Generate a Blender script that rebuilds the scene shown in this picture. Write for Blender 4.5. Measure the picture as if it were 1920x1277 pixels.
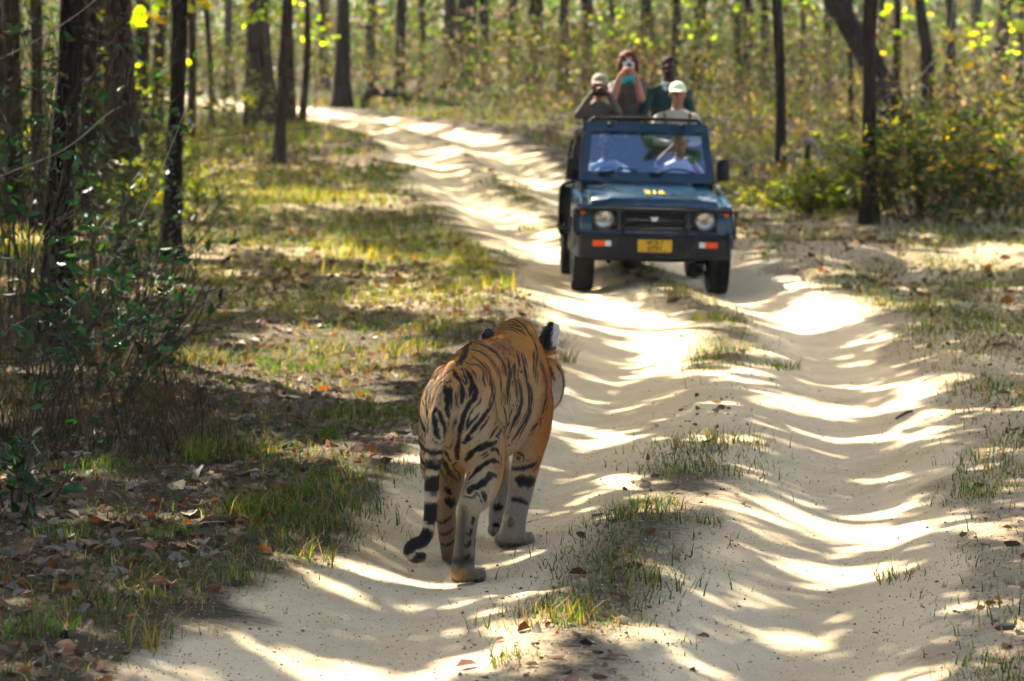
import bpy, bmesh, math, random
import numpy as np
from mathutils import Vector, Matrix, kdtree

for o in list(bpy.data.objects):
    bpy.data.objects.remove(o)
SC = bpy.context.scene
COL = SC.collection
rng = np.random.default_rng(7)
random.seed(7)

# ------------------------------------------------------------------ camera
CAM_Z = 2.1
PITCH = math.atan((638.5 - 139) / 5760.0)
cam_d = bpy.data.cameras.new('camera')
cam_d.sensor_width = 36.0
cam_d.lens = 108.0
cam_d.clip_start = 0.5
cam_d.clip_end = 3000
cam = bpy.data.objects.new('camera', cam_d)
COL.objects.link(cam)
cam.location = (0, 0, CAM_Z)
cam.rotation_euler = (math.pi / 2 - PITCH, 0, 0)
cam_d.dof.use_dof = True
cam_d.dof.focus_distance = 12.9
cam_d.dof.aperture_fstop = 4.4
SC.camera = cam

# ------------------------------------------------------------------ sky, sun, exposure
SUN_EL = math.radians(40)
SUN_H = np.array([-0.52, 0.85])            # horizontal direction towards the sun (behind, left)
SUN_H = SUN_H / np.linalg.norm(SUN_H)
SUN_DIR = Vector((SUN_H[0] * math.cos(SUN_EL), SUN_H[1] * math.cos(SUN_EL), math.sin(SUN_EL)))
w = bpy.data.worlds.new('World')
SC.world = w
w.use_nodes = True
nt = w.node_tree
nt.nodes.clear()
sky = nt.nodes.new('ShaderNodeTexSky')
sky.sky_type = 'NISHITA'
sky.sun_disc = False
sky.sun_elevation = SUN_EL
sky.sun_rotation = math.atan2(SUN_H[0], SUN_H[1])
sky.air_density = 0.8
sky.dust_density = 5.0
bg = nt.nodes.new('ShaderNodeBackground')
bg.inputs['Strength'].default_value = 0.11
wo = nt.nodes.new('ShaderNodeOutputWorld')
nt.links.new(sky.outputs[0], bg.inputs[0])
nt.links.new(bg.outputs[0], wo.inputs[0])
sun_d = bpy.data.lights.new('sun', 'SUN')
sun_d.energy = 5.0
sun_d.angle = math.radians(0.53)
sun_d.color = (1.0, 0.93, 0.80)
sun = bpy.data.objects.new('sun', sun_d)
COL.objects.link(sun)
sun.location = (-20, 30, 40)
sun.rotation_euler = SUN_DIR.to_track_quat('Z', 'Y').to_euler()
vs = SC.view_settings
vs.view_transform = 'Standard'
vs.look = 'None'
vs.gamma = 1.0
vs.use_curve_mapping = False
vs.exposure = 2.33
SC.cycles.use_denoising = True
SC.cycles.use_adaptive_sampling = True
SC.cycles.adaptive_threshold = 0.035
SC.cycles.adaptive_min_samples = 20
SC.cycles.max_bounces = 6
SC.cycles.diffuse_bounces = 3
SC.cycles.glossy_bounces = 3
SC.cycles.transparent_max_bounces = 16
SC.cycles.caustics_reflective = False
SC.cycles.caustics_refractive = False
SC.cycles.sample_clamp_indirect = 6.0

# ------------------------------------------------------------------ helpers
def nodes_mat(name):
    m = bpy.data.materials.new(name)
    m.use_nodes = True
    t = m.node_tree
    t.nodes.clear()
    out = t.nodes.new('ShaderNodeOutputMaterial')
    return m, t, out

def N(t, kind, **kw):
    n = t.nodes.new(kind)
    for k, v in kw.items():
        if k in n.inputs:
            n.inputs[k].default_value = v
        else:
            setattr(n, k, v)
    return n

def principled(name, color, rough=0.6, metallic=0.0, noise=0.0, nscale=20.0, bump=0.0, coat=0.0, spec=0.18, trans=0.0, emit=None):
    """plain procedural surface: base colour broken up by noise, optional fine relief"""
    m, t, out = nodes_mat(name)
    p = N(t, 'ShaderNodeBsdfPrincipled')
    p.inputs['Roughness'].default_value = rough
    p.inputs['Metallic'].default_value = metallic
    p.inputs['Specular IOR Level'].default_value = spec
    p.inputs['Coat Weight'].default_value = coat
    p.inputs['Transmission Weight'].default_value = trans
    c = (*color, 1.0)
    tc = N(t, 'ShaderNodeTexCoord')
    nz = N(t, 'ShaderNodeTexNoise', Scale=nscale, Detail=5.0)
    t.links.new(tc.outputs['Object'], nz.inputs['Vector'])
    mx = N(t, 'ShaderNodeMix', data_type='RGBA')
    mx.inputs['A'].default_value = tuple(v * (1 - noise) for v in color) + (1,)
    mx.inputs['B'].default_value = tuple(min(1, v * (1 + noise)) for v in color) + (1,)
    t.links.new(nz.outputs['Fac'], mx.inputs['Factor'])
    t.links.new(mx.outputs['Result'], p.inputs['Base Color'])
    if bump:
        b = N(t, 'ShaderNodeBump', Strength=bump, Distance=0.01)
        t.links.new(nz.outputs['Fac'], b.inputs['Height'])
        t.links.new(b.outputs[0], p.inputs['Normal'])
    t.links.new(p.outputs[0], out.inputs[0])
    return m

def leaf_mat(name, attr='Col', translucency=0.45, rough=0.55, gain=1.0):
    """thin leaf or blade: colour from the Col attribute, diffuse plus light coming through"""
    m, t, out = nodes_mat(name)
    a = N(t, 'ShaderNodeAttribute', attribute_name=attr)
    p = N(t, 'ShaderNodeBsdfPrincipled', Roughness=rough)
    p.inputs['Specular IOR Level'].default_value = 0.2
    tr = N(t, 'ShaderNodeBsdfTranslucent')
    hs = N(t, 'ShaderNodeHueSaturation', Saturation=1.35, Value=1.7 * gain, Hue=0.485)
    mix = N(t, 'ShaderNodeMixShader', Fac=translucency)
    t.links.new(a.outputs['Color'], p.inputs['Base Color'])
    t.links.new(a.outputs['Color'], hs.inputs['Color'])
    t.links.new(hs.outputs[0], tr.inputs['Color'])
    t.links.new(p.outputs[0], mix.inputs[1])
    t.links.new(tr.outputs[0], mix.inputs[2])
    t.links.new(mix.outputs[0], out.inputs[0])
    return m

def mesh_np(name, verts, faces, smooth=False, col=None, mats=None, mat_index=None):
    """verts (n,3), faces (m,k) array or list of lists"""
    me = bpy.data.meshes.new(name)
    verts = np.asarray(verts, dtype=np.float32)
    if isinstance(faces, np.ndarray):
        m, k = faces.shape
        me.vertices.add(len(verts))
        me.vertices.foreach_set('co', verts.ravel())
        me.loops.add(m * k)
        me.polygons.add(m)
        me.polygons.foreach_set('loop_start', np.arange(0, m * k, k, dtype=np.int32))
        me.polygons.foreach_set('loop_total', np.full(m, k, dtype=np.int32))
        me.loops.foreach_set('vertex_index', faces.astype(np.int32).ravel())
        me.update(calc_edges=True)
    else:
        me.from_pydata([tuple(v) for v in verts.tolist()], [], faces)
        me.update()
    if col is not None:
        ca = me.color_attributes.new('Col', 'FLOAT_COLOR', 'POINT')
        c = np.ones((len(verts), 4), dtype=np.float32)
        c[:, :3] = col
        ca.data.foreach_set('color', c.ravel())
    for mt in (mats or []):
        me.materials.append(mt)
    if mat_index is not None:
        me.polygons.foreach_set('material_index', np.asarray(mat_index, dtype=np.int32))
    if smooth:
        me.polygons.foreach_set('use_smooth', np.ones(len(me.polygons), dtype=bool))
    return me

def link(name, me, parent=None, loc=None, rot=None, scale=None):
    o = bpy.data.objects.new(name, me)
    COL.objects.link(o)
    if parent is not None:
        o.parent = parent
    if loc is not None:
        o.location = loc
    if rot is not None:
        o.rotation_euler = rot
    if scale is not None:
        o.scale = (scale,) * 3 if np.isscalar(scale) else scale
    return o

def tag(o, label=None, cat=None, group=None, kind=None):
    if label: o['label'] = label
    if cat: o['category'] = cat
    if group: o['group'] = group
    if kind: o['kind'] = kind
    return o

def empty(name, loc=(0, 0, 0), rot=(0, 0, 0)):
    o = bpy.data.objects.new(name, None)
    o.empty_display_size = 0.2
    COL.objects.link(o)
    o.location = loc
    o.rotation_euler = rot
    return o

# smooth lattice noise, numpy
def _hash(ix, iy, iz, seed):
    h = (ix.astype(np.int64) * 374761393 + iy.astype(np.int64) * 668265263 + iz.astype(np.int64) * 2147483647 + seed * 974634777) & 0xFFFFFFFF
    h = ((h ^ (h >> 13)) * 1274126177) & 0xFFFFFFFF
    h = h ^ (h >> 16)
    return (h & 0xFFFFFF) / float(0xFFFFFF)

def vnoise(x, y, z=None, seed=0):
    x = np.asarray(x, float); y = np.asarray(y, float)
    z = np.zeros_like(x) if z is None else np.asarray(z, float)
    ix, iy, iz = np.floor(x), np.floor(y), np.floor(z)
    fx, fy, fz = x - ix, y - iy, z - iz
    fx, fy, fz = (f * f * (3 - 2 * f) for f in (fx, fy, fz))
    r = 0
    for dx in (0, 1):
        for dy in (0, 1):
            for dz in (0, 1):
                r = r + _hash(ix + dx, iy + dy, iz + dz, seed) * (fx if dx else 1 - fx) * (fy if dy else 1 - fy) * (fz if dz else 1 - fz)
    return r

def fbm(x, y, z=None, seed=0, oct=4):
    r, a, f, s = 0, 0.5, 1.0, 0
    for k in range(oct):
        r = r + a * vnoise(np.asarray(x) * f, np.asarray(y) * f, None if z is None else np.asarray(z) * f, seed + k * 17)
        s += a; a *= 0.5; f *= 2.03
    return r / s

def sstep(a, b, x):
    t = np.clip((np.asarray(x, float) - a) / (b - a), 0, 1)
    return t * t * (3 - 2 * t)

def frame_axes(t, ref=None):
    t = t / np.linalg.norm(t)
    r = np.array([1.0, 0, 0]) if ref is None else np.asarray(ref, float)
    if abs(np.dot(t, r)) > 0.95:
        r = np.array([0, 1.0, 0])
    a = r - t * np.dot(t, r)
    a /= np.linalg.norm(a)
    return a, np.cross(t, a)

def tube(path, radii, n=12, ref=None, cap=True):
    """closed tube through path; radii: scalar or (ra, rb) per point. Returns verts, faces (lists)"""
    P = np.asarray(path, float)
    V, F = [], []
    k = len(P)
    for i in range(k):
        t = P[min(i + 1, k - 1)] - P[max(i - 1, 0)]
        a, b = frame_axes(t, ref)
        r = radii[i]
        ra, rb = (r, r) if np.isscalar(r) else r
        for j in range(n):
            th = 2 * math.pi * j / n
            V.append(P[i] + a * ra * math.cos(th) + b * rb * math.sin(th))
    for i in range(k - 1):
        for j in range(n):
            F.append([i * n + j, i * n + (j + 1) % n, (i + 1) * n + (j + 1) % n, (i + 1) * n + j])
    if cap:
        F.append(list(range(n - 1, -1, -1)))
        F.append([(k - 1) * n + j for j in range(n)])
    return V, F

def catmull(pts, n):
    """n samples along a Catmull-Rom through pts (k,d)"""
    P = np.asarray(pts, float)
    k = len(P)
    Q = np.vstack([2 * P[0] - P[1], P, 2 * P[-1] - P[-2]])
    s = np.linspace(0, k - 1 - 1e-9, n)
    i = s.astype(int)
    t = (s - i)[:, None]
    p0, p1, p2, p3 = Q[i], Q[i + 1], Q[i + 2], Q[i + 3]
    return 0.5 * (2 * p1 + (p2 - p0) * t + (2 * p0 - 5 * p1 + 4 * p2 - p3) * t ** 2 + (3 * p1 - p0 - 3 * p2 + p3) * t ** 3)

class MB:
    """collects shapes, builds one mesh"""
    def __init__(s):
        s.v, s.f, s.m = [], [], []
    def add(s, V, F, mi=0):
        o = len(s.v)
        s.v.extend([tuple(map(float, p)) for p in V])
        s.f.extend([[i + o for i in f] for f in F])
        s.m.extend([mi] * len(F))
        return s
    def tube(s, path, radii, n=12, ref=None, mi=0, cap=True):
        if np.isscalar(radii): radii = [radii] * len(path)
        return s.add(*tube(path, radii, n, ref, cap), mi)
    def box(s, c, h, mi=0, rot=None, taper=None):
        c = np.asarray(c, float); h = np.asarray(h, float)
        V = []
        for x, y, z in ((-1,-1,-1),(1,-1,-1),(1,1,-1),(-1,1,-1),(-1,-1,1),(1,-1,1),(1,1,1),(-1,1,1)):
            p = np.array([x, y, z]) * h
            if taper and z > 0: p[:2] *= taper
            if rot is not None: p = np.array(rot @ Vector(p))
            V.append(c + p)
        return s.add(V, [[0,3,2,1],[4,5,6,7],[0,1,5,4],[1,2,6,5],[2,3,7,6],[3,0,4,7]], mi)
    def prism(s, poly, axis, a, b, mi=0):
        """poly: 2-D outline in the two other axes (order x,y,z without axis), extruded a..b along axis"""
        n = len(poly); V = []
        for t in (a, b):
            for p in poly:
                q = list(p); q.insert(axis, t); V.append(q)
        F = [[i, (i + 1) % n, n + (i + 1) % n, n + i] for i in range(n)] + [list(range(n - 1, -1, -1)), list(range(n, 2 * n))]
        return s.add(V, F, mi)
    def disc(s, c, axis, r, half, n=24, mi=0, r2=None):
        c = np.asarray(c, float); axis = np.asarray(axis, float); axis = axis / np.linalg.norm(axis)
        return s.tube([c - axis * half, c + axis * half], [r, r if r2 is None else r2], n, None, mi)
    def ellipsoid(s, c, r, n=14, m=9, mi=0, rot=None):
        c = np.asarray(c, float); V = []; F = []
        for i in range(m + 1):
            ph = math.pi * i / m
            for j in range(n):
                th = 2 * math.pi * j / n
                p = np.array([r[0] * math.sin(ph) * math.cos(th), r[1] * math.sin(ph) * math.sin(th), r[2] * math.cos(ph)])
                if rot is not None: p = np.array(rot @ Vector(p))
                V.append(c + p)
        for i in range(m):
            for j in range(n):
                F.append([i * n + j, (i + 1) * n + j, (i + 1) * n + (j + 1) % n, i * n + (j + 1) % n])
        return s.add(V, F, mi)
    def mesh(s, name, mats, smooth=False, bevel=0.0, merge=True):
        me = bpy.data.meshes.new(name)
        bm = bmesh.new()
        vs = [bm.verts.new(p) for p in s.v]
        for f, mi in zip(s.f, s.m):
            try:
                fc = bm.faces.new([vs[i] for i in f]); fc.material_index = mi
            except ValueError:
                pass
        if merge: bmesh.ops.remove_doubles(bm, verts=bm.verts, dist=1e-5)
        bmesh.ops.recalc_face_normals(bm, faces=bm.faces)
        if bevel:
            es = [e for e in bm.edges if len(e.link_faces) == 2 and e.calc_face_angle(0) > 0.5]
            bmesh.ops.bevel(bm, geom=es, offset=bevel, segments=2, affect='EDGES', clamp_overlap=True)
        bm.to_mesh(me); bm.free()
        for mt in (mats if isinstance(mats, (list, tuple)) else [mats]):
            me.materials.append(mt)
        if smooth:
            me.polygons.foreach_set('use_smooth', np.ones(len(me.polygons), dtype=bool))
            me.set_sharp_from_angle(angle=math.radians(45))
        return me
    def build(s, name, mats, parent=None, smooth=False, bevel=0.0, **kw):
        return link(name, s.mesh(name, mats, smooth, bevel), parent, **kw)

def fuse(mb, voxel, smooth=8, factor=0.5):
    """one continuous skin over overlapping closed shapes; returns verts, faces"""
    me = mb.mesh('tmp', [], merge=False)
    o = bpy.data.objects.new('tmp', me); COL.objects.link(o)
    r = o.modifiers.new('r', 'REMESH'); r.mode = 'VOXEL'; r.voxel_size = voxel
    s = o.modifiers.new('s', 'SMOOTH'); s.factor = factor; s.iterations = smooth
    dg = bpy.context.evaluated_depsgraph_get()
    e = o.evaluated_get(dg).to_mesh()
    nv = len(e.vertices)
    V = np.empty(nv * 3, dtype=np.float32); e.vertices.foreach_get('co', V)
    nl = len(e.loops); L = np.empty(nl, dtype=np.int32); e.loops.foreach_get('vertex_index', L)
    Nn = np.empty(nv * 3, dtype=np.float32); e.vertices.foreach_get('normal', Nn)
    F = L.reshape(-1, 4)
    bpy.data.objects.remove(o); bpy.data.meshes.remove(me)
    return V.reshape(-1, 3), F, Nn.reshape(-1, 3)
# ------------------------------------------------------------------ terrain
_RY = np.array([-40, 5, 11, 14, 18, 21, 24, 26.5, 29.8, 32.5, 36.5, 42, 50, 60, 68, 76, 86, 96, 110, 140, 700.])
_RX = np.array([-3.0, -.25, .22, .72, 1.25, 1.52, 1.66, 1.66, 1.36, 1.30, 1.0, .45, -.25, -1.0, -1.75, -3.3, -6.6, -10.5, -16, -30, -300.])
_yy = np.arange(-40, 701, 0.25)
_xx = np.interp(_yy, _RY, _RX)
_k = np.hanning(25); _k /= _k.sum()
_xs = np.convolve(np.pad(_xx, 12, mode='edge'), _k, mode='valid')
def road_x(y): return np.interp(y, _yy, _xs)
def road_u(x, y):
    dx = (road_x(np.asarray(y) + .5) - road_x(np.asarray(y) - .5))
    return (np.asarray(x) - road_x(y)) / np.sqrt(1 + dx * dx)
_ZY = np.array([-200, 33, 38, 42, 50, 60, 70, 90, 110, 160, 240, 800.])
_ZZ = np.array([.115, .115, .14, .22, .40, .58, .78, 1.18, 1.62, 2.7, 3.6, 4.5])
_zs = np.convolve(np.pad(np.interp(_yy, _ZY, _ZZ), 12, mode='edge'), _k, mode='valid')

def H(x, y):
    x = np.asarray(x, float); y = np.asarray(y, float)
    u = road_u(x, y)
    au = np.abs(u)
    z = np.interp(y, _yy, _zs)
    # wheel ruts with their own humps and dips, low hump between, thrown-up banks
    wob = 0.10 * (vnoise(y * .35, u * 0 + 3.1, seed=3) - .5)
    hs_ = np.interp(y, [22, 28, 40], [.76, .655, .68])
    left = np.exp(-((u + hs_ + wob * .6) / .42) ** 2)
    right = np.exp(-((u - hs_ + wob * .6) / .42) ** 2)
    depth_l = .115 + .04 * (vnoise(y * .5, y * 0 + 1.5, seed=5) - .5)
    depth_r = .13 + .04 * (vnoise(y * .5, y * 0 + 7.5, seed=6) - .5)
    bump_l = .055 * (vnoise(y * .62, y * 0 + .2, seed=8) - .5) + .022 * (vnoise(y * 1.7, u * .8 + 9.2, seed=9) - .5)
    bump_r = .060 * (vnoise(y * .58, y * 0 + 4.2, seed=11) - .5) + .022 * (vnoise(y * 1.6, u * .8 + 2.2, seed=12) - .5)
    z = z - depth_l * left - depth_r * right + bump_l * left + bump_r * right
    road = sstep(2.2, 1.2, au)
    z = z + .05 * np.exp(-((au - 1.75) / .45) ** 2) * (vnoise(x * .8, y * .5, seed=14) + .4)
    z = z + .05 * np.exp(-(u / .4) ** 2) * (vnoise(x * .3, y * .9, seed=15) - .3)
    out = 1 - road
    z = z + out * (.16 * (fbm(x * .35, y * .35, seed=21, oct=3) - .5) + .05 * (fbm(x * 1.6, y * 1.6, seed=22, oct=3) - .5))
    z = z + .018 * (fbm(x * 3.3, y * 3.3, seed=25, oct=3) - .5)
    # shallow bank on the left, low spoil mound beside the right rut
    z = z + .05 * sstep(-1.8, -4.0, x - road_x(y)) * sstep(45, 25, y)
    z = z + .22 * np.exp(-(((x - 5.0) / 1.1) ** 2 + ((y - 38.5) / 2.0) ** 2))
    z = z + .12 * np.exp(-(((x - 3.6) / .8) ** 2 + ((y - 34.5) / 1.6) ** 2))
    return z

def at(px, py):
    """world point on the ground seen at photograph pixel (px, py)"""
    a = (py - 638.5) / 5760.0
    cx = (px - 960) / 5760.0
    dy = math.cos(PITCH) - a * math.sin(PITCH)
    dz = -math.sin(PITCH) - a * math.cos(PITCH)
    t = np.linspace(6, 260, 6000)
    z = CAM_Z + t * dz
    hz = H(t * cx, t * dy)
    i = np.argmax(z < hz)
    if z[i] >= hz[i]: i = len(t) - 1
    return float(t[i] * cx), float(t[i] * dy), float(hz[i])

def axis_steps(lo, hi, fn):
    r = [lo]
    while r[-1] < hi: r.append(r[-1] + fn(r[-1]))
    return np.array(r)
gy = axis_steps(-30, 700, lambda y: .5 if y < 8 else (.06 if y < 22 else .06 + (y - 22) * .0045 if y < 110 else .46 + (y - 110) * .06))
xr = axis_steps(0, 330, lambda x: .06 if x < 4.2 else .06 + (x - 4.2) * .045)
gx = np.concatenate([-xr[:0:-1], xr])
GX, GY = np.meshgrid(gx, gy)
GZ = H(GX, GY)
U = road_u(GX, GY)
AU = np.abs(U)
# amount of bare sand: ruts, less on the hump, ragged edge outwards
edge = .55 * (fbm(GX * 1.1, GY * .8, seed=31) - .5) + .25 * (fbm(GX * 4, GY * 4, seed=32) - .5)
sand = sstep(1.50, 1.12, AU + edge * 1.1)
hump = np.exp(-(U / .30) ** 2) * sstep(.40, .58, fbm(GX * .5, GY * .35, seed=33) + .12 * sstep(30, 12, GY))
sand = sand * (1 - .72 * hump)
patch = sstep(.56, .74, fbm(GX * .35, GY * .25, seed=35)) * .30 * sstep(60, 30, GY)
sand = np.maximum(sand, (.34 + .3 * fbm(GX * .8, GY * .6, seed=36)) * (U > 1.0) * sstep(45, 36, GY))
sand = np.maximum(sand, (.10 + .75 * fbm(GX * .7, GY * .5, seed=37)) * (U < -1.0) * sstep(23, 27, GY) * sstep(62, 50, GY))  # bank paled with sand so its sunlit patches bleach out
sand = np.clip(np.maximum(sand, patch * (AU > 1.2)), 0, 1)
# gravelly strip on the right-hand verge and near centre
nrow, ncol = GX.shape
idx = np.arange(nrow * ncol).reshape(nrow, ncol)
quads = np.stack([idx[:-1, :-1], idx[:-1, 1:], idx[1:, 1:], idx[1:, :-1]], -1).reshape(-1, 4)
fy = .25 * (GY[:-1, :-1] + GY[:-1, 1:] + GY[1:, 1:] + GY[1:, :-1])
fu = .25 * (AU[:-1, :-1] + AU[:-1, 1:] + AU[1:, 1:] + AU[1:, :-1])
on_road = ((fu < 1.45) & (fy > 4) & (fy < 125)).ravel()
GV = np.stack([GX, GY, GZ], -1).reshape(-1, 3)

m, t, out = nodes_mat('forest_soil_and_sand')
tc = N(t, 'ShaderNodeTexCoord')
at_s = N(t, 'ShaderNodeAttribute', attribute_name='Col')
sep = N(t, 'ShaderNodeSeparateColor')
t.links.new(at_s.outputs['Color'], sep.inputs[0])
n1 = N(t, 'ShaderNodeTexNoise', Scale=1.3, Detail=6.0, Roughness=.65)
n2 = N(t, 'ShaderNodeTexNoise', Scale=26.0, Detail=6.0, Roughness=.7)
n3 = N(t, 'ShaderNodeTexNoise', Scale=140.0, Detail=3.0, Roughness=.7)
vr = N(t, 'ShaderNodeTexVoronoi', Scale=55.0, Randomness=1.0)
for n_ in (n1, n2, n3, vr): t.links.new(tc.outputs['Object'], n_.inputs['Vector'])
# sand colour
rs = N(t, 'ShaderNodeValToRGB')
rs.color_ramp.elements[0].color = (.51, .38, .215, 1); rs.color_ramp.elements[0].position = .3
rs.color_ramp.elements[1].color = (.65, .51, .315, 1); rs.color_ramp.elements[1].position = .7
t.links.new(n1.outputs['Fac'], rs.inputs['Fac'])
sp = N(t, 'ShaderNodeMix', data_type='RGBA', blend_type='MULTIPLY')
spr = N(t, 'ShaderNodeValToRGB')
spr.color_ramp.elements[0].position = .30; spr.color_ramp.elements[0].color = (.42, .36, .3, 1)
spr.color_ramp.elements[1].position = .46; spr.color_ramp.elements[1].color = (1, 1, 1, 1)
t.links.new(n3.outputs['Fac'], spr.inputs['Fac'])
sp.inputs['Factor'].default_value = .8
t.links.new(rs.outputs['Color'], sp.inputs['A']); t.links.new(spr.outputs['Color'], sp.inputs['B'])
# soil and crumbled litter colour
rl = N(t, 'ShaderNodeValToRGB')
e = rl.color_ramp.elements
e[0].position = .25; e[0].color = (.016, .011, .007, 1)
e[1].position = .75; e[1].color = (.12, .083, .05, 1)
x_ = rl.color_ramp.elements.new(.5); x_.color = (.05, .034, .02, 1)
t.links.new(n2.outputs['Fac'], rl.inputs['Fac'])
fl = N(t, 'ShaderNodeMix', data_type='RGBA', blend_type='MIX')
t.links.new(rl.outputs['Color'], fl.inputs['A'])
hv = N(t, 'ShaderNodeValToRGB')
e = hv.color_ramp.elements
e[0].position = .0; e[0].color = (.035, .022, .014, 1)
e[1].position = 1.; e[1].color = (.16, .11, .07, 1)
for p_, c_ in ((.3, (.08, .052, .032, 1)), (.55, (.04, .045, .014, 1)), (.8, (.11, .058, .028, 1))):
    q_ = e.new(p_); q_.color = c_
t.links.new(vr.outputs['Color'], hv.inputs['Fac'])
t.links.new(hv.outputs['Color'], fl.inputs['B'])
fl.inputs['Factor'].default_value = .5
# blend by sand amount, broken by noise
ad = N(t, 'ShaderNodeMath', operation='MULTIPLY_ADD'); ad.inputs[1].default_value = .55; ad.inputs[2].default_value = -.275
t.links.new(n2.outputs['Fac'], ad.inputs[0])
sm = N(t, 'ShaderNodeMath', operation='ADD')
t.links.new(sep.outputs[0], sm.inputs[0]); t.links.new(ad.outputs[0], sm.inputs[1])
mr = N(t, 'ShaderNodeMapRange'); mr.inputs['From Min'].default_value = .22; mr.inputs['From Max'].default_value = .80
t.links.new(sm.outputs[0], mr.inputs['Value'])
mx = N(t, 'ShaderNodeMix', data_type='RGBA')
t.links.new(mr.outputs[0], mx.inputs['Factor']); t.links.new(fl.outputs['Result'], mx.inputs['A']); t.links.new(sp.outputs['Result'], mx.inputs['B'])
p = N(t, 'ShaderNodeBsdfPrincipled', Roughness=.95)
p.inputs['Specular IOR Level'].default_value = .12
t.links.new(mx.outputs['Result'], p.inputs['Base Color'])
b1 = N(t, 'ShaderNodeBump', Strength=.35, Distance=.02); t.links.new(n2.outputs['Fac'], b1.inputs['Height'])
b2 = N(t, 'ShaderNodeBump', Strength=.55, Distance=.008); t.links.new(n3.outputs['Fac'], b2.inputs['Height']); t.links.new(b1.outputs[0], b2.inputs['Normal'])
# trodden, uneven sand and faint tyre tread along the ruts (u across, y along the track)
n4 = N(t, 'ShaderNodeTexNoise', Scale=7.0, Detail=4.0, Roughness=.6); t.links.new(tc.outputs['Object'], n4.inputs['Vector'])
b3 = N(t, 'ShaderNodeBump', Strength=.5, Distance=.035); t.links.new(n4.outputs['Fac'], b3.inputs['Height']); t.links.new(b2.outputs[0], b3.inputs['Normal'])
def mth(op, a_, b_=None, c_=None):
    n_ = N(t, 'ShaderNodeMath', operation=op)
    for i_, v_ in enumerate((a_, b_, c_)):
        if v_ is None: continue
        if hasattr(v_, 'is_output'): t.links.new(v_, n_.inputs[i_])
        else: n_.inputs[i_].default_value = v_
    return n_.outputs[0]
au_ = mth('SUBTRACT', mth('ABSOLUTE', sep.outputs[1]), .70)
wob_ = mth('MULTIPLY_ADD', n1.outputs['Fac'], .35, -.17)
ac_ = mth('ABSOLUTE', mth('ADD', au_, wob_))
lug = mth('SINE', mth('MULTIPLY', mth('ADD', mth('MULTIPLY', sep.outputs[2], 11.0), mth('MULTIPLY', ac_, 9.0)), 6.2832))
msk = N(t, 'ShaderNodeMapRange'); msk.inputs['From Min'].default_value = .11; msk.inputs['From Max'].default_value = .07; t.links.new(ac_, msk.inputs['Value'])
nm_ = N(t, 'ShaderNodeMapRange'); nm_.inputs['From Min'].default_value = .48; nm_.inputs['From Max'].default_value = .62; t.links.new(n4.outputs['Fac'], nm_.inputs['Value'])
tread = mth('MULTIPLY', mth('MULTIPLY', lug, msk.outputs[0]), nm_.outputs[0])
b4 = N(t, 'ShaderNodeBump', Strength=.35, Distance=.006); t.links.new(tread, b4.inputs['Height']); t.links.new(b3.outputs[0], b4.inputs['Normal'])
t.links.new(b4.outputs[0], p.inputs['Normal'])
t.links.new(p.outputs[0], out.inputs[0])
M_GROUND = m

def sub_mesh(name, faces):
    used, inv = np.unique(faces.ravel(), return_inverse=True)
    c = np.stack([sand.ravel()[used], U.ravel()[used], GV[used, 1]], 1)
    return mesh_np(name, GV[used], inv.reshape(-1, 4), True, c, [M_GROUND])
GROUND = tag(link('ground', sub_mesh('ground', quads[~on_road])), kind='structure')
TRACK = tag(link('dirt_track', sub_mesh('dirt_track', quads[on_road])), kind='structure')
# ------------------------------------------------------------------ where the sun reaches the ground through the canopy
def ground_from(px, py):
    x, y, z = at(px, py); return x, y
# openings in the canopy let the sun through where the photograph shows it: ground patches (centre px, half size px, rotation)
LIT = [  # px, py, half width px, half height px, slope dy/dx
 (560, 455, 250, 52, .30), (470, 400, 150, 44, .15), (380, 450, 90, 70, .2), (760, 560, 150, 32, .30), (640, 500, 170, 36, .3), (600, 372, 160, 15, .05), (420, 350, 90, 50, 0), (300, 400, 70, 60, 0),
 (890, 262, 130, 17, .10), (910, 300, 100, 12, .05), (960, 330, 80, 9, 0.05), (900, 380, 70, 10, .1), (950, 420, 120, 9, .1), (1010, 470, 60, 18, .2), (800, 400, 60, 8, .1),
 (1130, 580, 170, 26, .18), (1220, 620, 190, 30, .12), (1280, 655, 170, 20, .10), (1000, 560, 90, 18, .2), (1340, 560, 60, 26, 0),
 (1540, 585, 150, 36, -.10), (1500, 512, 150, 7, 0), (1650, 640, 70, 12, -.1), (1800, 500, 140, 22, 0.05), (1600, 690, 100, 7, 0), (1600, 735, 110, 8, 0),
 (1250, 700, 90, 8, .05), (1400, 740, 70, 7, .1), (1330, 765, 140, 9, -.1),
 (1100, 812, 90, 16, .12), (1110, 905, 120, 26, .03), (1500, 800, 140, 7, .1), (1640, 820, 120, 8, -.2),
 (1240, 940, 90, 34, .2), (1580, 990, 230, 44, -.06), (1540, 1060, 130, 9, 0), (1640, 925, 120, 9, 0.05), (1810, 1000, 70, 26, .1),
 (1400, 1170, 190, 26, .12), (1500, 1205, 150, 14, 0), (1180, 1150, 80, 16, .1),
 (830, 1110, 230, 20, .10), (950, 1060, 140, 13, -.02), (520, 1225, 120, 22, .12), (330, 1262, 90, 22, .0), (720, 1262, 120, 8, .1),
 (640, 850, 130, 26, .2), (700, 745, 80, 12, .1), (585, 1040, 60, 26, .1), (880, 880, 30, 20, 0),
 (1870, 840, 60, 20, 0), (1860, 470, 80, 18, 0), (1380, 360, 60, 12, 0), (1450, 395, 80, 10, 0),
 (420, 180, 40, 22, 0), (1000, 232, 160, 8, 0),
]
LITW = []
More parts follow.
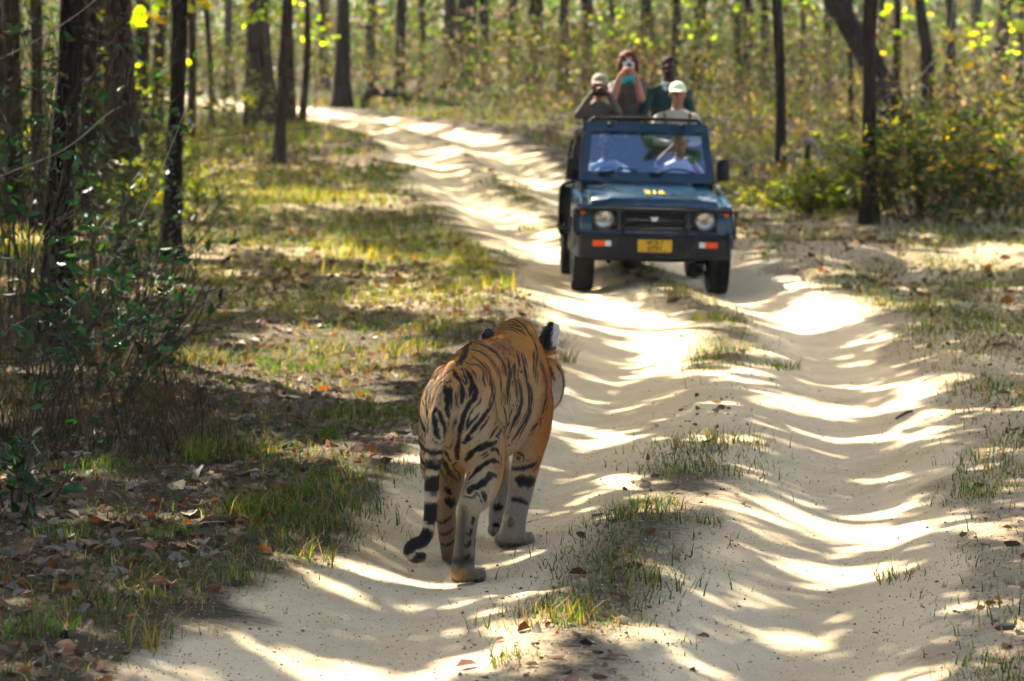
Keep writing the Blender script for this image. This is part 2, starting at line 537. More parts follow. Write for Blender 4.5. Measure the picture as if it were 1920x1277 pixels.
for (px, py, hx, hy, sl) in LIT:
    c = np.array(ground_from(px, py))
    ex = np.array(ground_from(px + hx, py + hx * sl)) - c
    ey = np.array(ground_from(px, max(py - hy, 150))) - c
    A = np.linalg.inv(np.stack([ex, ey], 1))
    LITW.append((c, A))
def is_lit(x, y, grow=1.0):
    """1 inside an opening"""
    P = np.stack([x, y], 1)
    best = np.full(len(P), 9.0)
    for c, A in LITW:
        q = (P - c) @ A.T
        best = np.minimum(best, np.sum(q * q, 1))
    bars = vnoise(P[:, 0] * .30 + P[:, 1] * .18, P[:, 1] * .95 + P[:, 0] * .5, seed=83) < .40      # noise strips keep canopy leaves over the openings, shaping bars of shade
    bars &= (P[:, 1] > 22) & (road_u(P[:, 0], P[:, 1]) < -.9)
    far_bars = (vnoise(P[:, 0] * .4, P[:, 1] * .55, seed=84) < .42) & (P[:, 1] > 40)
    return (best < grow) & ~bars & ~far_bars
tanE = math.tan(SUN_EL)
def shades_opening(P, grow=1.2):
    """would a leaf at world P (n,3) shade one of the openings"""
    h = P[:, 2] - np.interp(P[:, 1] - SUN_H[1] * (P[:, 2]) / tanE, _yy, _zs)
    return is_lit(P[:, 0] - SUN_H[0] * h / tanE, P[:, 1] - SUN_H[1] * h / tanE, grow)
# ------------------------------------------------------------------ trees
m, t, out = nodes_mat('bark')
tc = N(t, 'ShaderNodeTexCoord')
oi = N(t, 'ShaderNodeObjectInfo')
mp = N(t, 'ShaderNodeMapping'); mp.inputs['Scale'].default_value = (9, 9, 1.6)
t.links.new(tc.outputs['Object'], mp.inputs['Vector'])
n1 = N(t, 'ShaderNodeTexNoise', Scale=2.2, Detail=8.0, Roughness=.68); t.links.new(mp.outputs[0], n1.inputs['Vector'])
vo = N(t, 'ShaderNodeTexVoronoi', Scale=2.0, feature='DISTANCE_TO_EDGE'); t.links.new(mp.outputs[0], vo.inputs['Vector'])
rp = N(t, 'ShaderNodeValToRGB'); e = rp.color_ramp.elements
e[0].position = .3; e[0].color = (.010, .008, .007, 1); e[1].position = .75; e[1].color = (.075, .056, .044, 1)
t.links.new(n1.outputs['Fac'], rp.inputs['Fac'])
hs = N(t, 'ShaderNodeMix', data_type='RGBA', blend_type='MULTIPLY'); hs.inputs['Factor'].default_value = 1
t.links.new(rp.outputs['Color'], hs.inputs['A']); t.links.new(oi.outputs['Color'], hs.inputs['B'])
p = N(t, 'ShaderNodeBsdfPrincipled', Roughness=.9); p.inputs['Specular IOR Level'].default_value = .06
t.links.new(hs.outputs['Result'], p.inputs['Base Color'])
ad = N(t, 'ShaderNodeMath', operation='MULTIPLY_ADD'); ad.inputs[1].default_value = 1.2
t.links.new(vo.outputs['Distance'], ad.inputs[0]); t.links.new(n1.outputs['Fac'], ad.inputs[2])
b = N(t, 'ShaderNodeBump', Strength=.9, Distance=.03); t.links.new(ad.outputs[0], b.inputs['Height'])
t.links.new(b.outputs[0], p.inputs['Normal']); t.links.new(p.outputs[0], out.inputs[0])
M_BARK = m
M_LEAF = leaf_mat('green_leaf', translucency=.5)
M_DRY = leaf_mat('dry_leaf', translucency=.25, rough=.75)

GREENS = np.array([(.045, .10, .015), (.06, .12, .016), (.035, .08, .018), (.085, .135, .016), (.05, .09, .012)])
YELLOWS = np.array([(.30, .24, .03), (.26, .27, .03), (.34, .20, .03), (.20, .22, .03)])
BROWNS = np.array([(.20, .13, .07), (.26, .18, .10), (.14, .09, .05), (.30, .15, .06), (.30, .24, .17)])

def leaf_cards(pos, size, cols, aspect=.5, tilt=1.0, r=None, fold=.12):
    """leaf-shaped faces (a folded, pointed 6-point blade) at pos (n,3)"""
    r = r or rng
    n = len(pos)
    size = np.broadcast_to(np.asarray(size, float), (n,))
    d = r.normal(size=(n, 3)); d[:, 2] *= tilt
    d /= np.linalg.norm(d, axis=1)[:, None]
    q = r.normal(size=(n, 3)); q -= d * np.sum(q * d, 1)[:, None]; q /= np.linalg.norm(q, axis=1)[:, None]
    nn = np.cross(d, q)
    L = size[:, None]; W = L * aspect * .5
    V = np.stack([pos - d * L * .5, pos - d * L * .1 + q * W + nn * L * fold, pos + d * L * .28 + q * W * .7 + nn * L * fold * .7, pos + d * L * .5,
                  pos + d * L * .28 - q * W * .7 + nn * L * fold * .7, pos - d * L * .1 - q * W + nn * L * fold], 1).reshape(-1, 3)
    b = (np.arange(n) * 6)[:, None]
    F = np.concatenate([b + np.array([[0, 1, 2, 3]]), b + np.array([[0, 3, 4, 5]])], 0)
    C = np.repeat(cols, 6, 0)
    return V, F, C

def pick(palette, n, var=.25, r=None):
    r = r or rng
    c = palette[r.integers(0, len(palette), n)] * (1 + var * r.normal(size=(n, 1)))
    return np.clip(c, .005, .8)

def cloud(centers, rad, per, r=None, flat=.6):
    """per points around each centre"""
    r = r or rng
    n = len(centers)
    q = r.normal(size=(n, per, 3)); q /= np.linalg.norm(q, axis=2)[..., None]
    q *= (r.random((n, per, 1)) ** .45)
    q[..., 2] *= flat
    rad = np.broadcast_to(np.asarray(rad, float), (n,))
    return (centers[:, None, :] + q * rad[:, None, None]).reshape(-1, 3)

def trunk_mesh(name, path, r0, r1, sides=14, limbs=4, seed=0, rings=26, flare=.45, limb_from=.55):
    """path: control points (k,3) relative to base"""
    r = np.random.default_rng(seed)
    P = catmull(path, rings)
    s = np.linspace(0, 1, rings)
    # rings closer together near the foot
    V, F = [], []
    mb = MB()
    hgt = P[:, 2]
    rad = r0 + (r1 - r0) * s
    rad = rad * (1 + flare * np.exp(-np.maximum(hgt, 0) / (2.2 * r0 + .12)))
    th = np.arange(sides) * 2 * math.pi / sides
    lob = r.random(5) * 6.28
    for i in range(rings):
        tdir = P[min(i + 1, rings - 1)] - P[max(i - 1, 0)]
        a, b = frame_axes(tdir)
        f = np.exp(-max(hgt[i], 0) / (3 * r0 + .1))
        rr = rad[i] * (1 + .10 * np.sin(2 * th + lob[0] + hgt[i] * .6) + .05 * np.sin(3 * th + lob[1] - hgt[i] * .9) + f * .22 * np.sin(5 * th + lob[2]) + .05 * r.normal(size=sides))
        for j in range(sides):
            V.append(P[i] + (a * math.cos(th[j]) + b * math.sin(th[j])) * rr[j])
    for i in range(rings - 1):
        for j in range(sides):
            F.append([i * sides + j, i * sides + (j + 1) % sides, (i + 1) * sides + (j + 1) % sides, (i + 1) * sides + j])
    F.append([(rings - 1) * sides + j for j in range(sides)])
    mb.add(V, F)
    tips = []
    for k in range(limbs):
        sp_ = limb_from + (1 - limb_from) * (k + .4 * r.random()) / max(limbs, 1)
        i = min(int(sp_ * (rings - 1)), rings - 2)
        ang = r.random() * 6.28
        L = (1.4 + 1.6 * r.random()) * (1.15 - .5 * sp_)
        d = np.array([math.cos(ang), math.sin(ang), .55 + .5 * r.random()])
        p0 = P[i]
        pts = [p0, p0 + d * L * .35 + [0, 0, .05], p0 + d * L * .7 + r.normal(size=3) * .12, p0 + d * L + r.normal(size=3) * .15]
        rl_ = rad[i] * .55
        mb.tube(catmull(pts, 7), list(np.linspace(rl_, rl_ * .22, 7)), 7)
        tips.append(pts[-1]); tips.append(pts[2])
    tips.append(P[-1])
    me = mb.mesh(name, M_BARK, smooth=True, merge=False)
    return me, np.array(tips), P

def crown_mesh(name, centers, rad=.75, per=26, leaf=.22, seed=0, palette=GREENS):
    r = np.random.default_rng(seed)
    pts = cloud(centers, rad, per, r)
    V, F, C = leaf_cards(pts, leaf * (.7 + .6 * r.random(len(pts))), pick(palette, len(pts), .25, r), .55, .7, r)
    return mesh_np(name, V, F, False, C, [M_LEAF])

def make_tree(base, top, width, label, height=9.5, name='forest_tree', bend=(0, 0), tint=(1, 1, 1), seed=0, r_top=.5, mid=None, limb_from=.5, limbs=5, group='trees standing along the track', flare=.45, crown_n=16):
    """base: world foot; top: world point the trunk passes near the upper edge of the view; width: trunk diameter"""
    B = np.array(base, float); B[2] -= .05
    T = np.array(top, float)
    d = (T - B); d = d / d[2]
    pts = [np.zeros(3)]
    mm = (T - B) * .5 if mid is None else np.array(mid, float) - B
    pts.append(mm); pts.append(T - B)
    z = T[2] - B[2]
    r = np.random.default_rng(seed + 100)
    while z < height - 1:
        step = min(2.2, height - z)
        z += step
        pts.append(pts[-1] + np.array([d[0] * step * .6 + r.normal() * .12, d[1] * step * .6 + r.normal() * .12, step]))
    lf = max(limb_from, min(.9, (T[2] - B[2] + 1.4) / height))
    me, tips, P = trunk_mesh('trunk', pts, width * .5, width * .5 * r_top, seed=seed, limbs=limbs, limb_from=lf, flare=flare)
    o = empty(name, B)
    tr = link('trunk', me, o); tr.color = (*tint, 1)
    c = np.repeat(tips, max(1, crown_n // len(tips) + 1), 0)
    c = c + r.normal(size=c.shape) * np.array([.7, .7, .4])
    c[:, 2] = np.maximum(c[:, 2], T[2] - B[2] + 1.6)
    c = c[~shades_opening(c + B, 1.8)]
    if len(c): link('crown', crown_mesh('crown', c, .6, 22, .24, seed), o)
    tag(o, label, 'tree', group)
    return o

def up(px, py, Y):
    """world point seen at pixel (px, py) in the plane at distance Y"""
    a = (py - 638.5) / 5760.0
    dy = math.cos(PITCH) - a * math.sin(PITCH)
    dz = -math.sin(PITCH) - a * math.cos(PITCH)
    tt = Y / dy
    return np.array([tt * (px - 960) / 5760.0, Y, CAM_Z + tt * dz])

# foot (px,py), top (px at upper edge), width in photo px at mid height, mid px (px,py) or None, tint, label
TREES = [
 ((100, 655), 136, 60, (112, 330), (.28, .25, .25), 'dark leaning trunk rising out of the near shrub thicket'),
 ((318, 492), 338, 36, (330, 230), (.28, .25, .25), 'slim black sapling trunk with flared foot beside the sunlit grass bank'),
 ((232, 405), 222, 62, None, (.85, .7, .6), 'broad dim trunk half hidden behind the near thicket'),
 ((160, 400), 172, 30, None, (.8, .6, .5), 'reddish trunk in deep shade behind the darkest near tree'),
 ((28, 420), 20, 34, None, (.9, .7, .6), 'brown trunk in shade at the edge of the thicket'),
 ((294, 300), 306, 24, (298, 140), (1.0, .8, .65), 'narrow brown trunk showing between thicket and slim black sapling'),
 ((357, 312), 362, 19, (360, 150), (1.1, .8, .7), 'thin reddish trunk close behind the slim black sapling'),
 ((397, 240), 384, 11, (394, 110), (.8, .7, .65), 'very thin curved stem before the far bright clearing'),
 ((490, 242), 486, 52, (486, 120), (.9, .7, .6), 'thickest brown trunk of the cluster at the bend'),
 ((523, 308), 541, 21, (530, 150), (.9, .68, .6), 'slender trunk standing just before the thickest brown trunk'),
 ((545, 238), 540, 20, None, (.8, .65, .6), 'dark trunk tucked behind the thickest brown trunk'),
 ((566, 234), 575, 13, (576, 100), (.6, .55, .55), 'thin wavy black stem at the edge of the bend'),
 ((640, 202), 643, 29, (643, 90), (.3, .3, .33), 'straight black trunk with spreading foot beyond the bend'),
 ((748, 196), 754, 20, (751, 90), (.3, .3, .33), 'straight black trunk over the fallen log'),
 ((1464, 322), 1456, 21, (1463, 160), (.7, .65, .62), 'dark knobbly trunk standing clear behind the vehicle mirror'),
 ((1630, 418), 1634, 31, (1630, 210), (.7, .62, .58), 'dark upright trunk crossing in front of the slanting tree'),
 ((1690, 262), 1560, 52, (1640, 130), (.7, .65, .6), 'thick trunk slanting up behind the upright roadside tree'),
 ((1596, 245), 1594, 11, None, (.7, .65, .6), 'pencil thin stem beside the slanting tree'),
 ((1678, 235), 1683, 17, None, (.5, .47, .44), 'straight thin trunk just beyond the slanting tree'),
 ((1738, 245), 1722, 27, (1738, 110), (.5, .47, .44), 'kinked grey trunk above the yellowing shrubs'),
 ((1780, 225), 1782, 22, None, (.5, .47, .44), 'upright grey trunk with bare creeper across it'),
 ((1866, 205), 1888, 30, None, (.5, .47, .44), 'stout trunk leaning over the dense shrubs'),
 ((1912, 220), 1914, 17, None, (.5, .47, .44), 'narrow trunk at the far edge of the dense shrubs'),
 ((72, 432), 66, 26, None, (.7, .55, .45), 'slim brown trunk in the shade left of the dark leaning trunk'),
 ((262, 345), 268, 30, None, (.8, .65, .55), 'brown trunk between the broad dim trunk and the narrow one'),
 ((196, 338), 190, 24, None, (.7, .55, .5), 'dim trunk glimpsed left of the broad dim trunk'),
 ((12, 340), 4, 30, None, (.7, .55, .5), 'far shaded trunk at the outer edge of the thicket'),
 ((128, 345), 126, 34, None, (.8, .6, .5), 'wide shaded trunk directly behind the dark leaning trunk'),
 ((1264, 205), 1270, 17, (1266, 100), (.7, .7, .7), 'grey trunk rising behind the person in dark green'),
]
TREE_FEET = []
for k, (foot, topx, wpx, midp, tint, label) in enumerate(TREES):
    b = at(*foot)
    TREE_FEET.append(b)
    s_px = 5760.0 / b[1]
    topw = up(topx, -15, b[1])
    midw = up(midp[0], midp[1], b[1]) if midp else None
    make_tree(b, topw, wpx / s_px, label, height=8.5 + 3 * ((k * 37) % 10) / 10, seed=k, mid=midw, tint=tint)

# a forked limb on the tree over the log
# far trees, hazy grey, seen only as stems: a few shared shapes
far_me = []
for k in range(5):
    r = np.random.default_rng(500 + k)
    hgt = 11.0
    pts = [np.array([0, 0, 0.])]
    for i in range(1, 6):
        pts.append(np.array([.35 * r.normal() * i / 5, .2 * r.normal() * i / 5, hgt * i / 5]))
    me, tips, P = trunk_mesh('trunk', pts, .15, .07, sides=10, limbs=5, seed=600 + k, rings=16, limb_from=.42)
    c = np.repeat(tips, 3, 0) + r.normal(size=(len(tips) * 3, 3)) * np.array([.9, .9, .6])
    far_me.append((me, crown_mesh('crown', c, .9, 14, .34, 700 + k, GREENS)))
FAR = []
r = np.random.default_rng(91)
spots = [(px, 100 + 8 * r.random(), w_) for px, w_ in ((700, 14), (845, 20), (878, 28), (905, 12), (960, 13), (1003, 20), (1056, 14), (1100, 18), (1150, 10), (1308, 16), (1383, 12), (1400, 13), (1432, 12), (1500, 10), (1550, 12), (790, 10), (610, 12), (430, 12), (1830, 14), (1650, 12))]
k = 0
pts_used = []
for px, dist, wpx in spots:
    FAR.append(((px - 960) * dist / 5760., dist, 1.35 * wpx * dist / 5760. / .30))
while len(FAR) < 72:
    dist = 105 + 115 * r.random() ** .8
    x = (r.random() - .5) * (dist * .36 + 14)
    if abs(float(road_u(x, dist))) < 2.2: continue
    FAR.append((x, dist, (.4 + 1.9 * r.random() ** 2.5)))
for k, (x, y, sc) in enumerate(FAR):
    me, cm = far_me[k % 5]
    o = empty('distant_tree', (x, y, float(H(x, y)) - .05), (0, 0, r.random() * 6.28))
    tr = link('trunk', me, o, scale=(sc, sc, 1 + .2 * r.random())); g = .5 + .6 * r.random(); tr.color = (g * 1.05, g, g * .95, 1)
    link('crown', cm, o)
    tag(o, 'slender grey tree far back in the hazy forest', 'tree', 'distant forest trees')
# ------------------------------------------------------------------ unseen leaf sprays placed overhead to shape sun and shade on the track
r = np.random.default_rng(1234)
def canopy_points(n, x0, x1, y0, y1, z0, z1, grow=.95):
    """leaf sprays over ground shaded spot (gx,gy): found by walking from the spot towards the sun"""
    gx_ = x0 + (x1 - x0) * r.random(n); gy_ = y0 + (y1 - y0) * r.random(n)
    z = z0 + (z1 - z0) * r.random(n)
    lit = is_lit(gx_, gy_, grow)
    gap = fbm(gx_ * .45, gy_ * .28, seed=77) > .70
    fleck = (vnoise(gx_ * 1.5, gy_ * .8, seed=88) > .80) & (road_u(gx_, gy_) < -1.0)
    keep = ~(lit | gap | fleck)
    gx_, gy_, z = gx_[keep], gy_[keep], z[keep]
    h = z - np.interp(gy_, _yy, _zs)
    P = np.stack([gx_ + SUN_H[0] * h / tanE, gy_ + SUN_H[1] * h / tanE, z], 1)
    # the strip of open sky above the track where the vehicle stands
    return P[~((P[:, 0] > .2) & (P[:, 0] < 2.5) & (P[:, 1] > 23.5) & (P[:, 1] < 29.4) & (vnoise(P[:, 0] * 1.6, P[:, 1] * 1.3, seed=85) < .82))]
near = canopy_points(8000, -6.5, 6.5, 5, 36, 5.0, 8.5)
mid_ = canopy_points(4200, -10, 10, 36, 80, 6.0, 9.5, 1.35)
edge_ = canopy_points(2600, -16, -6.5, 6, 55, 5.5, 9.5, 1.5)
far_ = canopy_points(5200, -24, 22, 80, 140, 6.0, 9.0)
far_ = far_[fbm(far_[:, 0] * .25, far_[:, 1] * .15, seed=79) < .55]
def sprays(pts, rad, per, leaf):
    q = cloud(pts, rad, per, r, .5)
    return leaf_cards(q, leaf * (.7 + .6 * r.random(len(q))), pick(GREENS, len(q), .25, r), .6, .35, r)
A_ = sprays(near, .26, 9, .27); B_ = sprays(mid_, .4, 8, .42); C_ = sprays(np.concatenate([edge_, far_]), .6, 8, .46)
V = np.concatenate([A_[0], B_[0], C_[0]]); o1 = len(A_[0]); o2 = o1 + len(B_[0])
F = np.concatenate([A_[1], B_[1] + o1, C_[1] + o2]); C = np.concatenate([A_[2], B_[2], C_[2]])
canopy = link('shade_canopy', mesh_np('shade_canopy', V, F, False, C, [M_LEAF]))
tag(canopy, 'unseen leafy canopy shaped to shade the track', 'canopy', kind='stuff')
# tiger coat: dark stripes as curves on the body, (half width mm, [(x, y, z) mm ...])
TIGER_STRIPES = [
 (8.9, [(3, 211, 978), (-17, 236, 976), (7, 92, 962), (14, 48, 949), (27, -84, 930), (30, -136, 922)]),
 (4.9, [(5, 218, 978), (-14, 203, 975), (-30, 194, 966), (-47, 184, 949)]),
 (5.8, [(-22, 135, 964), (-56, 182, 938), (-70, 173, 918)]),
 (4.0, [(-3, 63, 956), (-24, 22, 937), (-17, -121, 920)]),
 (2.7, [(-68, 178, 922), (-85, 166, 893), (-98, 156, 867)]),
 (3.6, [(26, -179, 911), (2, -208, 894), (-17, -217, 873), (-50, -179, 838), (-59, -195, 809)]),
 (1.8, [(-92, 165, 880), (-106, 154, 847)]),
 (1.8, [(-96, -61, 851), (-94, -103, 820)]),
 (3.1, [(12, -234, 873), (-16, -239, 853), (-27, -248, 828), (-32, -262, 799), (-37, -275, 766)]),
 (10.2, [(10, -252, 851), (26, -264, 822), (33, -272, 781), (33, -274, 746), (34, -260, 715)]),
 (5.3, [(34, -244, 851), (42, -258, 801), (41, -260, 754)]),
 (8.0, [(-28, -293, 742), (-15, -306, 706), (-6, -310, 663), (6, -303, 637)]),
 (6.7, [(-3, -294, 756), (13, -296, 718), (22, -282, 674), (17, -278, 639)]),
 (5.8, [(-28, -293, 742), (-14, -293, 756), (-3, -294, 756)]),
 (2.7, [(-45, -279, 736), (-48, -291, 694), (-47, -303, 653)]),
 (9.8, [(30, -180, 909), (52, -196, 881), (60, -160, 839), (69, -185, 803), (69, -202, 774)]),
 (8.0, [(44, -49, 901), (67, -66, 869), (83, -78, 848), (85, -120, 818), (88, -147, 795)]),
 (8.5, [(82, -72, 852), (103, -94, 820), (103, -118, 792), (92, -163, 766), (82, -190, 734), (69, -193, 687), (57, -180, 642), (48, -163, 609)]),
 (6.7, [(31, 2, 927), (59, 14, 900), (83, 28, 873), (116, -14, 847), (126, -26, 827)]),
 (7.1, [(40, 87, 941), (68, 117, 913), (93, 145, 876), (109, 134, 837), (122, 103, 797), (147, 24, 766), (148, -52, 739), (136, -108, 705), (114, -145, 670), (87, -159, 636), (68, -157, 609)]),
 (3.1, [(101, 130, 855), (116, 91, 815), (145, -12, 778), (145, -59, 748)]),
 (5.8, [(19, 132, 966), (48, 196, 950), (73, 239, 920), (99, 265, 878), (118, 261, 834), (129, 224, 793), (138, 217, 750)]),
 (5.8, [(6, 268, 980), (36, 314, 966), (61, 358, 940), (85, 391, 906), (107, 379, 867), (121, 342, 835)]),
 (5.8, [(37, 451, 963), (64, 458, 936)]),
 (2.7, [(24, 523, 970), (59, 512, 940), (84, 470, 908)]),
 (2.0, [(34, 611, 963), (73, 566, 922)]),
 (2.0, [(-19, 763, 977), (46, 658, 955), (83, 604, 910)]),
 (4.0, [(90, 498, 897), (104, 461, 873), (109, 424, 863)]),
 (4.9, [(-39, 958, 1012), (-4, 971, 1028), (33, 956, 1014), (71, 941, 978), (90, 961, 944), (115, 937, 891), (133, 901, 838)]),
 (4.0, [(-47, 894, 980), (-19, 896, 996), (20, 893, 995), (52, 902, 981), (72, 914, 957)]),
 (3.1, [(133, 901, 838), (149, 933, 789), (155, 947, 741), (156, 935, 681), (149, 897, 624)]),
 (6.7, [(113, 464, 855), (127, 371, 819), (138, 309, 776), (144, 277, 726)]),
 (5.3, [(107, 562, 869), (124, 475, 832), (141, 446, 781), (149, 420, 720)]),
 (4.5, [(82, 680, 912), (103, 646, 879), (118, 595, 848)]),
 (8.5, [(134, 491, 803), (147, 505, 757), (152, 492, 704), (149, 451, 663), (141, 390, 629), (131, 372, 590)]),
 (6.2, [(93, 734, 899), (122, 671, 841), (141, 634, 790), (152, 626, 736), (155, 616, 682), (152, 606, 651)]),
 (6.2, [(142, 629, 786), (152, 665, 741), (156, 660, 687), (152, 627, 644), (142, 553, 602), (129, 492, 567), (119, 450, 544)]),
 (5.3, [(147, 356, 691), (144, 320, 672), (142, 311, 651)]),
 (4.0, [(154, 677, 657), (145, 617, 608), (133, 572, 567), (121, 565, 536)]),
 (2.0, [(117, 927, 882), (134, 839, 825), (149, 755, 769)]),
 (3.1, [(154, 922, 678), (152, 911, 646), (148, 898, 615)]),
 (4.9, [(133, 873, 571), (132, 808, 564), (129, 759, 555)]),
 (4.5, [(141, 206, 725), (142, 256, 675), (136, 264, 625), (172, 103, 622)]),
 (4.0, [(151, -63, 614), (159, 10, 645), (159, 62, 652)]),
 (9.1, [(62, -120, 525), (99, -138, 565), (133, -105, 588), (153, -58, 599)]),
 (5.9, [(116, -123, 569), (153, -60, 588), (171, -3, 598)]),
 (6.4, [(81, -131, 449), (105, -101, 482), (133, -66, 510), (159, -41, 521), (177, 16, 504)]),
 (10.1, [(101, -208, 392), (103, -175, 424), (125, -159, 428), (146, -114, 443), (159, -61, 463), (172, -9, 452)]),
 (12.3, [(146, -157, 402), (157, -135, 368)]),
 (4.3, [(154, -60, 567), (170, -19, 566), (178, 14, 533)]),
 (6.9, [(22, -90, 525), (36, -144, 579), (55, -173, 630)]),
 (5.9, [(60, -154, 602), (83, -158, 619), (102, -152, 629)]),
 (17.6, [(32, 884, 322), (81, 894, 311), (106, 935, 312)]),
 (6.9, [(-1, 924, 361), (67, 880, 374), (104, 897, 385), (122, 917, 400)]),
 (6.4, [(8, 888, 231), (49, 885, 227), (77, 913, 207)]),
 (4.3, [(31, 889, 417), (51, 878, 416)]),
 (14.4, [(-83, 133, 324), (-57, 162, 305)]),
 (6.4, [(-40, -103, 530), (-45, 15, 463), (-52, 182, 404)]),
 (4.8, [(-17, -145, 573), (-10, -74, 512)]),
 (6.4, [(-96, 141, 376), (-79, 141, 360), (-69, 146, 349)]),
 (6.9, [(-133, 1101, 76), (-114, 1095, 78), (-102, 1094, 84)]),
 (10.7, [(-128, 1102, 157), (-104, 1100, 161), (-88, 1106, 163)]),
 (4.3, [(131, -221, 223), (129, -214, 170), (130, -230, 120)]),  # soft shading on the hind shank, drawn in as a stripe
]
# ------------------------------------------------------------------ tiger
TG_LOC = Vector((-.226, 12.75, -.02))
TG_ROT = math.radians(-14)
_tg_m = Matrix.Translation(TG_LOC) @ Matrix.Rotation(TG_ROT, 4, 'Z')
_tg_i = _tg_m.inverted()
def tg_local(px, py, Y):
    return np.array(_tg_i @ Vector(up(px, py, Y)))
def tg_ground(x, y):
    p = _tg_m @ Vector((x, y, 0))
    return float(H(p.x, p.y)) - TG_LOC.z

mb = MB()
# trunk of the body: y, centre z, half width, half height
TOR = np.array([(-.225, .765, .04, .055), (-.195, .748, .08, .115), (-.12, .725, .112, .18), (0, .705, .132, .235), (.15, .71, .14, .265), (.35, .715, .148, .268), (.6, .705, .156, .272),
                (.85, .715, .158, .275), (.98, .742, .155, .29), (1.08, .735, .148, .275), (1.2, .73, .135, .215), (1.3, .73, .122, .165), (1.42, .73, .11, .13)])
T_ = catmull(TOR, 60)
V, F = [], []
nS = 28
for (y, zc, hw, hh) in T_:
    for j in range(nS):
        th = 2 * math.pi * j / nS
        c_, s_ = math.cos(th), math.sin(th)
        peak = 1 - .30 * max(0, s_) ** 1.6          # back narrows to the spine
        V.append((hw * c_ * peak - .10 * float(sstep(1.05, 1.42, y)), y, zc + hh * s_))
for i in range(len(T_) - 1):
    for j in range(nS):
        F.append([i * nS + j, i * nS + (j + 1) % nS, (i + 1) * nS + (j + 1) % nS, (i + 1) * nS + j])
F.append(list(range(nS - 1, -1, -1))); F.append([(len(T_) - 1) * nS + j for j in range(nS)])
mb.add(V, F)
def limb(pts, n=20):
    Q = catmull(np.array(pts, float), n)
    mb.tube([q[:3] for q in Q], [(max(q[3], .01), max(q[4], .01)) for q in Q], 18, (1, 0, 0))
def paw(x, y, w=.062, z=None, up_=0.0):
    g = tg_ground(x, y) if z is None else z
    for k, (dx, dy) in enumerate(((-.75, .035), (-.27, .075), (.27, .075), (.75, .035))):
        mb.ellipsoid((x + dx * w, y + dy, g + .036 + up_), (.029, .05, .036), 10, 8)
g1 = tg_ground(.10, -.23)
limb([(0.055, .03, .66, 0.075, .13), (0.092, .06, .60, 0.086, .175), (0.104, .05, .50, 0.077, .15), (0.108, 0, .43, 0.066, .115), (0.104, -.10, .385, .06, .08), (0.098, -.18, .345, .048, .056),
      (0.092, -.205, .27, .044, .046), (0.086, -.22, .17, .044, .044), (0.083, -.235, .09 + g1 * .5, .05, .046), (0.082, -.22, .05 + g1, .056, .04), (0.080, -.15, .036 + g1, .05, .03)])
paw(.08, -.17)
g2 = tg_ground(-.14, .45)
limb([(-0.055, .03, .66, 0.075, .13), (-0.083, .10, .58, 0.084, .17), (-0.094, .20, .49, 0.070, .12), (-0.097, .24, .42, 0.060, .095), (-0.097, .20, .34, .052, .07), (-0.105, .18, .28, .045, .052),
      (-0.118, .26, .19, .042, .044), (-0.134, .37, .09 + g2 * .5, .044, .044), (-0.137, .44, .05 + g2, .054, .042), (-0.137, .50, .036 + g2, .05, .03)])
paw(-.137, .48)
g3 = tg_ground(.01, .92)
limb([(0.065, 1.02, .76, 0.072, .17), (0.085, 1.0, .66, 0.08, .165), (0.088, .98, .55, 0.076, .125), (0.076, .96, .46, 0.07, .092), (0.056, .95, .36, 0.062, .072), (0.036, .94, .25, .056, .058), (0.018, .93, .16, .052, .054),
      (0.008, .925, .10 + g3 * .5, .056, .052), (0.002, .93, .055 + g3, 0.063, .05), (-0.002, .98, .04 + g3, 0.059, .034)])
paw(-.004, .965, .085)
mb.ellipsoid((.010, .868, .130), (.016, .022, .026), 8, 6)
g4 = tg_ground(-.12, 1.2)
limb([(-0.088, 1.02, .76, 0.077, .17), (-0.110, 1.03, .66, 0.081, .16), (-0.119, 1.03, .55, 0.068, .12), (-0.119, 1.05, .46, 0.056, .085), (-0.114, 1.12, .36, .054, .065), (-0.113, 1.16, .26, .05, .054), (-0.111, 1.15, .17, .048, .05),
      (-0.109, 1.14, .11 + g4 * .5, .052, .05), (-0.107, 1.165, .075 + g4, 0.056, .046), (-0.107, 1.22, .055 + g4, .06, .034)])
paw(-.108, 1.205, .072, up_=.015)
# shoulder blades, haunches
for sx in (-1, 1):
    mb.ellipsoid((sx * .04, 1.0, .905), (.05, .15, .112), 14, 10)
    mb.ellipsoid((sx * .078, .0, .66), (.082, .165, .215), 16, 12)
for sx in (-1, 1):
    mb.ellipsoid((sx * .062, .02, .845), (.05, .10, .07), 12, 8)
    mb.ellipsoid((sx * .105, .04, .52), (.062, .13, .14), 14, 10)
    mb.ellipsoid((sx * .10, .98, .62), (.065, .11, .17), 14, 10)
mb.ellipsoid((.098, -.215, .355), (.036, .034, .048), 10, 8)
mb.ellipsoid((-.103, .155, .295), (.034, .034, .046), 10, 8)
